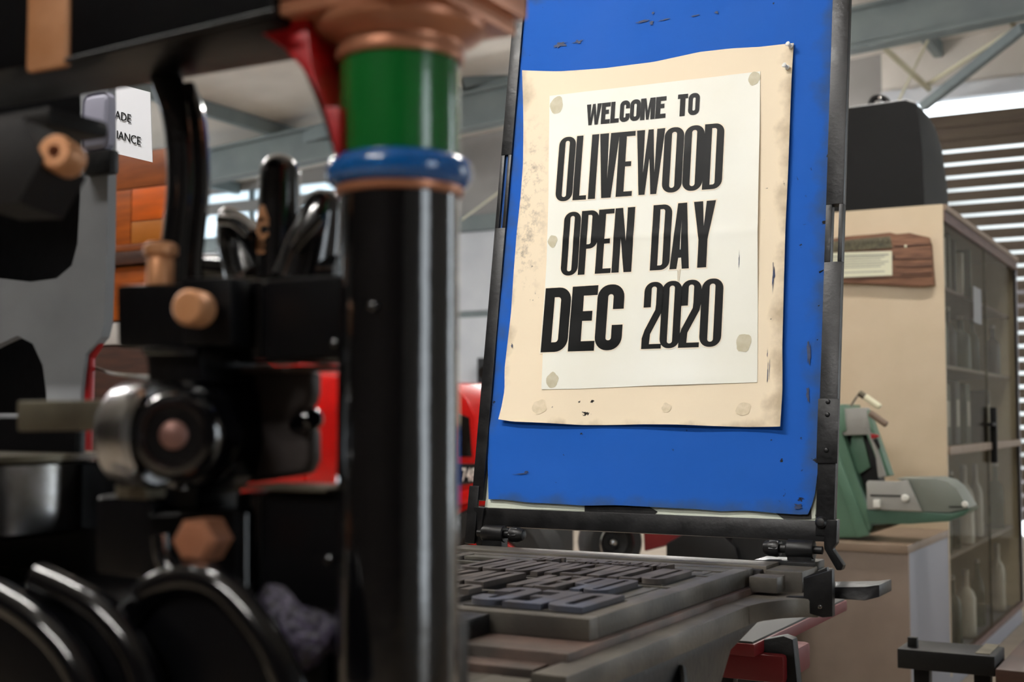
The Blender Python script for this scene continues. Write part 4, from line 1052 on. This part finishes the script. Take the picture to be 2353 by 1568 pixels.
# low cabinet
low = thing('low_cabinet', 'low tan cupboard standing in front of the tall beige cabinet', 'cabinet', (-1.43, 5.2, 0))
Yl0, Yl1, Zl = 4.84, 5.598, .66
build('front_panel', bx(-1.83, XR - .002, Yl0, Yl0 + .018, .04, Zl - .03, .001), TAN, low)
build('side_panel', bx(XR - .02, XR - .002, Yl0 + .018, Yl1, .04, Zl - .03, .001), PALELILAC, low)
build('side_panel', bx(-1.83, -1.81, Yl0 + .018, Yl1, .04, Zl - .03, .001), PALELILAC, low)
build('worktop', bx(-1.85, XR, Yl0 - .01, Yl1, Zl - .03, Zl, .002), TANTOP, low)
build('plinth', bx(-1.78, XR - .06, Yl0 + .05, Yl1, 0, .04), BLACKPL, low)
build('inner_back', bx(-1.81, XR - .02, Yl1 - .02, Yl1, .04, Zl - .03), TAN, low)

# green duplicating machine on the low cabinet
Ym = 4.93
mc = thing('duplicating_machine', 'green and grey hand-cranked office machine on the low tan cupboard', 'machine', (aY(1960, 1235, Ym).x, Ym + .15, Zl))
zoff = Zl + .004 - aY(1930, 1240, Ym).z
def mp(pp, Y, d, bev, m, nm, parent=None):
    b = pxY(pp, Y, d, bev); bmesh.ops.translate(b, verts=b.verts, vec=(0, 0, zoff))
    for v in b.verts: v.co.z = max(v.co.z, Zl + .001)
    return build(nm, b, m, parent or mc)
body = mp([(1850, 945), (1868, 940), (1938, 930), (1944, 992), (1934, 995), (1996, 1176), (2001, 1215), (1993, 1228), (1968, 1237), (1850, 1240)], Ym, .26, .004, MGREEN, 'body')
mp([(1905, 1040), (1924, 1040), (1998, 1232), (1970, 1238)], Ym - .008, .010, .003, MGREEN, 'body_rib')
mp([(1924, 942), (1990, 938), (1993, 950), (2002, 1000), (1940, 1002), (1924, 994)], Ym + .008, .06, .004, MGREY, 'head_cover')
mp([(1986, 940), (1994, 946), (2046, 1095), (2030, 1098), (1984, 985)], Ym + .01, .07, .004, MGREEN, 'rear_strut')
mp([(1990, 985), (2006, 1000), (2036, 1096), (2018, 1100), (2012, 1050)], Ym - .002, .03, .003, MGREY, 'side_strut')
mp([(1934, 994), (1992, 988), (2012, 1060), (2020, 1110), (1998, 1178), (1985, 1160)], Ym + .06, .10, .002, BLACKPL, 'feed_throat')
mp([(1958, 998), (1982, 1000), (2000, 1075), (1972, 1092), (1952, 1040)], Ym + .04, .015, .002, MGREEN, 'throat_plate')
mp([(2000, 998), (2016, 1000), (2020, 1006), (2002, 1010)], Ym - .006, .012, .001, RED, 'red_button')
mp([(2005, 1012), (2016, 1010), (2022, 1028), (2018, 1034)], Ym - .006, .012, .001, BLACKPL, 'black_switch')
# tray
tray = mp([(1990, 1172), (2185, 1182), (2228, 1172), (2215, 1186), (2180, 1200), (2090, 1206), (1996, 1206)], Ym - .02, .22, .003, MGREEND, 'tray')
mp([(1990, 1112), (1994, 1106), (2060, 1108), (2085, 1104), (2118, 1176), (1992, 1172)], Ym - .03, .012, .003, MGREY, 'tray_side', tray)
mp([(2055, 1101), (2150, 1100), (2178, 1108), (2198, 1124), (2226, 1170), (2180, 1180), (2118, 1178), (2085, 1110)], Ym - .015, .19, .006, MGREYG, 'tray_guide', tray)
mp([(2000, 1138), (2070, 1140), (2070, 1143.5), (2000, 1142)], Ym - .0315, .002, 0, BLACKPL, 'slot', tray)
mp([(2180, 1165), (2212, 1165), (2212, 1168), (2180, 1168)], Ym - .018, .004, 0, BLACKPL, 'slot', tray)
mp([(2006, 1150), (2021, 1150), (2022, 1168), (2006, 1168)], Ym - .045, .016, .002, WHITE, 'square_knob', tray)
for (x, y, r) in ((2081, 1146, .0135), (2218, 1160, .0105)):
    p = aY(x, y, Ym - .03) + V((0, 0, zoff))
    build('round_knob', lathe([(r, 0), (r, .012), (r * .8, .016), (0, .017)], p, (0, -1, 0), 20), WHITE, tray)
mp([(1996, 1210), (2000, 1228), (2070, 1206)], Ym + .04, .05, .002, STEELWARM, 'tray_stay')
# crank with two handles
zv = V((0, 0, zoff))
build('crank', tube([aY(1955, 935, Ym - .01) + zv, aY(1968, 915, Ym - .02) + zv, aY(1976, 906, Ym - .02) + zv], .004, 8), CHROME, mc)
build('crank_ferrule', cyl(aY(1974, 904, Ym - .02) + zv, aY(1988, 914, Ym - .02) + zv, .012, 14, .002), STEELWARM, mc)
build('cream_handle', cyl(aY(1986, 912, Ym - .02) + zv, aY(2023, 938, Ym - .02) + zv, .0125, 16, .005), CREAM, mc)
build('brown_handle', cyl(aY(1998, 950, Ym - .03) + zv, aY(2038, 978, Ym - .03) + zv, .0125, 16, .004), BROWNH, mc)

# ================================================================== stool, bench at lower right
Ys = 2.22
s_c = aY(1730, 1475, Ys); zs = s_c.z
stool = thing('work_stool', 'grey-topped stool with red edge and black moulded legs behind the press bed', 'stool', (s_c.x - .1, Ys + .25, 0))
build('seat', bx(s_c.x - .20, s_c.x, Ys, Ys + .62, zs - .012, zs, .003), GREYTOP, stool)
build('seat_edge', bx(s_c.x - .212, s_c.x + .004, Ys - .004, Ys + .624, zs - .026, zs - .004, .003), REDDK, stool)
build('seat_apron', bx(s_c.x - .20, s_c.x + .045, Ys + .03, Ys + .20, zs - .075, zs - .026, .008), REDDK, stool)
lp_o = [(1600, 1500), (1800, 1462), (1822, 1470), (1832, 1568), (1850, 1740), (1800, 1740), (1775, 1530), (1768, 1522), (1695, 1516), (1688, 1530), (1670, 1740), (1590, 1740)]
build('leg_frame', prism([aY(x, y, Ys + .05) for x, y in lp_o], (0, .03, 0), .004), BLACKPL, stool)
zleg = aY(1700, 1738, Ys + .05).z
for x in (aY(1630, 1700, Ys + .05).x, aY(1825, 1700, Ys + .05).x):
    build('leg', bx(x - .02, x + .02, Ys + .05, Ys + .085, 0, zleg + .03, .004), BLACKPL, stool)
for x in (s_c.x - .18,): build('leg', bx(x - .018, x + .018, Ys + .56, Ys + .60, 0, zs - .03, .004), BLACKPL, stool)

b0, b1 = aY(2092, 1478, 3.5), aY(2222, 1508, 3.5)
bench = thing('steel_bench', 'low black steel bench in the lower right corner', 'bench', (b0.x + .3, 3.7, 0))
zt = aY(2100, 1472, 3.6).z
build('bench_bar', box(((b0.x + b1.x) / 2 + .02, 3.56, zt - .03), (abs(b1.x - b0.x) + .10, .16, .05), .003), BLACKPL, bench)
build('bar_end', bx(b1.x + .02, b1.x + .055, 3.50, 3.66, zt - .006, zt - .003), STEELWARM, bench)
build('bench_top', bx(b1.x + .075, b1.x + .9, 3.45, 3.95, zt - .09, zt - .03, .004), BROWNW, bench)
build('peg', bx(b0.x - .012, b0.x + .012, 3.52, 3.54, zt - .04, zt + .02, .002), BLACKPL, bench)
for x, y in ((b0.x + .02, 3.55), (b1.x + .03, 3.55), (b1.x + .85, 3.5), (b1.x + .85, 3.9)):
    build('leg', bx(x - .02, x + .02, y - .02, y + .02, 0, zt - .055, .003), BLACKPL, bench)

# ================================================================== background: red truck, trailer, fence, timber
Yk = 5.5
truck = thing('vintage_truck', 'red vintage truck parked behind the printing press', 'truck', (-4.4, Yk + .7, 0))
X = lambda x: aY(x, 900, Yk).x
Zk = lambda y: aY(1000, y, Yk).z
build('bonnet', prism([aY(x, y, Yk) for x, y in ((700, 860), (1030, 880), (1072, 915), (1092, 960), (1092, 1170), (700, 1170))], (0, 1.2, 0), .02), TRUCKRED, truck)
build('grille', prism([aY(x, y, Yk - .012) for x, y in ((1050, 950), (1076, 960), (1082, 1050), (1050, 1050))], (0, .02, 0), .004), DARKGLASS, truck)
build('cab', prism([aY(x, y, Yk) for x, y in ((165, 1100), (180, 820), (235, 768), (420, 740), (640, 760), (700, 860), (700, 1170), (165, 1170))], (0, 1.3, 0), .02), TRUCKRED, truck)
build('cab_window', prism([aY(x, y, Yk - .01) for x, y in ((205, 960), (225, 830), (420, 800), (600, 815), (650, 880), (650, 960))], (0, .02, 0), .004), DARKGLASS, truck)
build('window_trim', tube([aY(200, 965, Yk - .012), aY(222, 826, Yk - .012), aY(300, 812, Yk - .012)], .012, 8), CHROME, truck)
fa = [(1030, 1250), (1034, 1180), (1060, 1135), (1100, 1120), (1150, 1130), (1190, 1160), (1225, 1190), (1232, 1215), (1205, 1215), (1180, 1190), (1140, 1170), (1100, 1165), (1075, 1190), (1066, 1250)]
build('mudguard', prism([aY(x, y, Yk - .1) for x, y in fa], (0, .32, 0), .012), TRUCKRED, truck)
np_ = build('number_plate', prism([aY(x, y, Yk - .05) for x, y in ((1040, 1066), (1100, 1066), (1100, 1108), (1040, 1112))], (0, .012, 0), .004), BLACKPL, truck)
tag(np_, 'black number plate with white digits')
pn = aY(1060, 1105, Yk - .056)
dg = font_bm('748', .088, .002, .0012)
for v in dg.verts: v.co.x *= .62
build('plate_digits', place(dg, pn, (1, 0, 0), (0, 0, 1)), WHITE, np_)
build('plate_rim', tube([aY(1040, 1114, Yk - .055), aY(1100, 1110, Yk - .055)], .006, 6), CHROME, np_)
build('bumper', prism([aY(x, y, Yk - .14) for x, y in ((1000, 1145), (1098, 1120), (1100, 1150), (1000, 1175))], (0, .05, 0), .008), TRUCKRED, truck)
def wheel(c, r, w, parent, axis=(0, -1, 0), hub=CHROME, rim=TRUCKRED, nm='wheel'):
    wl = build(nm, lathe([(r * .55, -w / 2), (r * .9, -w / 2), (r, -w / 3), (r, w / 3), (r * .9, w / 2), (r * .62, w / 2), (r * .55, w / 3), (r * .55, -w / 2)], c, axis, 36), TYRE, parent)
    build('rim', lathe([(r * .56, -w * .3), (r * .56, w * .25), (r * .5, w * .3), (r * .3, w * .1), (.02, w * .12), (0, w * .12)], c, axis, 24), rim, wl)
    build('hub', lathe([(r * .14, w * .1), (r * .14, w * .3), (r * .08, w * .36), (0, w * .37)], c, axis, 16), hub, wl)
    return wl
wc = aY(1215, 1290, Yk); wheel(V((wc.x - .16, Yk - .02, .36)), .36, .2, truck)
wheel(V((X(420), Yk + .05, .36)), .36, .2, truck)
build('chassis', bx(X(165), X(1090), Yk + .1, Yk + 1.1, .3, Zk(1165), .01), BLACKPL, truck)

# trailer with wheel, behind the bed
Yr = 4.6
trl = thing('red_trailer', 'dark red farm trailer with black wheel seen under the tympan', 'trailer', (aY(1550, 1300, Yr).x, Yr + .4, 0))
R_ = aY(1425, 1225, Yr)
wh = wheel(V((R_.x - .02, Yr - .05, R_.z - .03)), .115, .12, trl, (.75, -.66, 0), CHROME, TYRE)
build('wheel_ring', lathe([(.066, .062), (.070, .064), (.066, .066), (.066, .062)], V((R_.x - .02, Yr - .05, R_.z - .03)), (.75, -.66, 0), 40), STEEL, wh)
build('axle_stand', bx(R_.x - .06, R_.x + .02, Yr, Yr + .06, 0, R_.z - .03, .004), BLACKPL, trl)
build('trailer_side', prism([aY(x, y, Yr) for x, y in ((1475, 1150), (1800, 1150), (1800, 1205), (1640, 1222), (1480, 1268))], (0, .2, 0), .006), REDDK, trl)
build('trailer_bed', prism([aY(x, y, Yr - .02) for x, y in ((1470, 1130), (1810, 1130), (1810, 1152), (1470, 1152))], (0, .2, 0), .006), REDDK, trl)
build('drawbar', prism([aY(x, y, Yr - .06) for x, y in ((1530, 1250), (1600, 1210), (1640, 1212), (1690, 1260), (1700, 1300), (1530, 1300))], (0, .12, 0), .006), BLACKPL, trl)
build('leg_stand', bx(aY(1700, 1300, Yr).x - .02, aY(1800, 1300, Yr).x, Yr - .03, Yr + .1, 0, aY(1700, 1215, Yr).z, .01), BLACKPL, trl)
# cyan stand
cs = aY(1343, 1200, 8.0)
cy_ = thing('cyan_stand', 'slim pale cyan pedestal stand beyond the trailer wheel', 'stand', (cs.x, 8.0, 0))
build('pole', cyl((cs.x, 8.0, .02), (cs.x, 8.0, cs.z), .035, 16), PALELILAC, cy_)
build('tray', lathe([(.06, cs.z - .03), (.10, cs.z), (.10, cs.z + .05), (0, cs.z + .05)], (cs.x, 8.0, 0), n=20), CYAN, cy_)
build('foot', lathe([(.15, 0), (.15, .015), (.05, .04), (0, .04)], (cs.x, 8.0, 0), n=20), CYAN, cy_)
# white barrier
fen = thing('white_barrier', 'white slatted barrier behind the red truck', 'barrier', (aY(1090, 960, 9).x, 9, 0))
fx0, fx1 = aY(1000, 900, 9).x, aY(1180, 900, 9).x
build('rail', bx(fx0, fx1, 9, 9.05, aY(1090, 912, 9).z, aY(1090, 897, 9).z, .004), WHITE, fen)
build('rail', bx(fx0, fx1, 9, 9.05, .12, .17, .004), WHITE, fen)
n_ = 16
for i in range(n_):
    x = fx0 + (fx1 - fx0) * (i + .5) / n_
    build('slat', bx(x - .014, x + .014, 9.01, 9.04, 0 if i in (0, n_ - 1) else .15, aY(1090, 905, 9).z), WHITE, fen)
# black wall speaker
spk = thing('wall_speaker', 'black box speaker on the pale back wall beside the tympan', 'speaker', aY(1110, 850, YB - .2))
q0, q1 = aY(1096, 892, YB - .25), aY(1125, 822, YB - .25)
build('enclosure', bx(q0.x, q1.x, YB - .25, YB - .02, q0.z, q1.z, .01), BLACKPL, spk)
build('cone', lathe([(.07, 0), (.06, -.01), (.02, -.02), (0, -.018)], ((q0.x + q1.x) / 2, YB - .252, (q0.z + q1.z) / 2), (0, -1, 0), 20), DARKGLASS, spk)
build('bracket', bx((q0.x + q1.x) / 2 - .03, (q0.x + q1.x) / 2 + .03, YB - .03, YB, (q0.z + q1.z) / 2 - .03, (q0.z + q1.z) / 2 + .03), BLACKPL, spk)

# orange timber cupboard on the left
Yo = 4.0
tc_ = thing('timber_cupboard', 'orange varnished timber cupboard left of the curved rod', 'cupboard', (aY(330, 900, Yo).x, Yo + .3, 0))
XA, XB = aY(60, 500, Yo).x, aY(388, 500, Yo).x
Zo = lambda y: aY(310, y, Yo).z
build('carcass', bx(XA, XB, Yo + .02, Yo + .12, .0, Zo(345), .004), BROWNW, tc_)
def pan(xa, xb, ya, yb, m):
    build('panel', bx(aY(xa, 500, Yo).x, aY(xb, 500, Yo).x, Yo, Yo + .02, Zo(yb), Zo(ya), .003), m, tc_)
pan(70, 386, 350, 432, BROWNW if False else mat('rust_varnish', (126, 66, 24), .45, c2=(104, 50, 18), nscale=4, stretch=(1, 1, 7)))
pan(70, 300, 434, 560, ORANGE); pan(302, 386, 434, 508, ORANGE2); pan(302, 386, 510, 560, mat('amber_varnish', (150, 88, 26), .4))
pan(70, 386, 612, 735, ORANGE)
pan(70, 386, 740, 790, mat('pale_board', (176, 172, 168), .6))
build('moulding', bx(XA, XB, Yo - .03, Yo + .02, Zo(608), Zo(580), .004), BROWNW, tc_)
build('moulding', bx(XA, XB, Yo - .015, Yo + .02, Zo(578), Zo(562), .004), mat('rust_varnish', (126, 66, 24)), tc_)
build('base', bx(XA, XB, Yo, Yo + .02, 0, Zo(795), .002), BROWNW, tc_)
# thin oil pipe from the cheek plate to the link
build('oil_pipe', tube(smooth_path([aY(200, 838, .99), aY(255, 858, .97), aY(345, 868, .72)]), .0018, 8), STEELWARM, press)
# paper sign
Yg = 1.6
sg = thing('paper_sign', 'white paper sign with black serif capitals hanging behind the press', 'sign', aY(300, 280, Yg))
q = [aY(x, y, Yg) for x, y in ((150, 165), (262, 190), (345, 212), (350, 373), (262, 352), (150, 325))]
build('paper', prism([q[0], q[1], q[2], q[3], q[4], q[5]], (0, .0012, 0)), SIGNP, sg)
u_ = (q[2] - q[1]).normalized()
build('lettering', place(font_bm('ADE', .0205, .0006, .0), aY(264, 272, Yg - .002), u_, (0, 0, 1)), INK, sg)
build('lettering', place(font_bm('IANCE', .0205, .0006, .0), aY(267, 318, Yg - .002), u_, (0, 0, 1)), INK, sg)
build('string', tube([aY(262, 190, Yg), aY(268, -150, Yg)], .0008, 5), STEEL, sg)
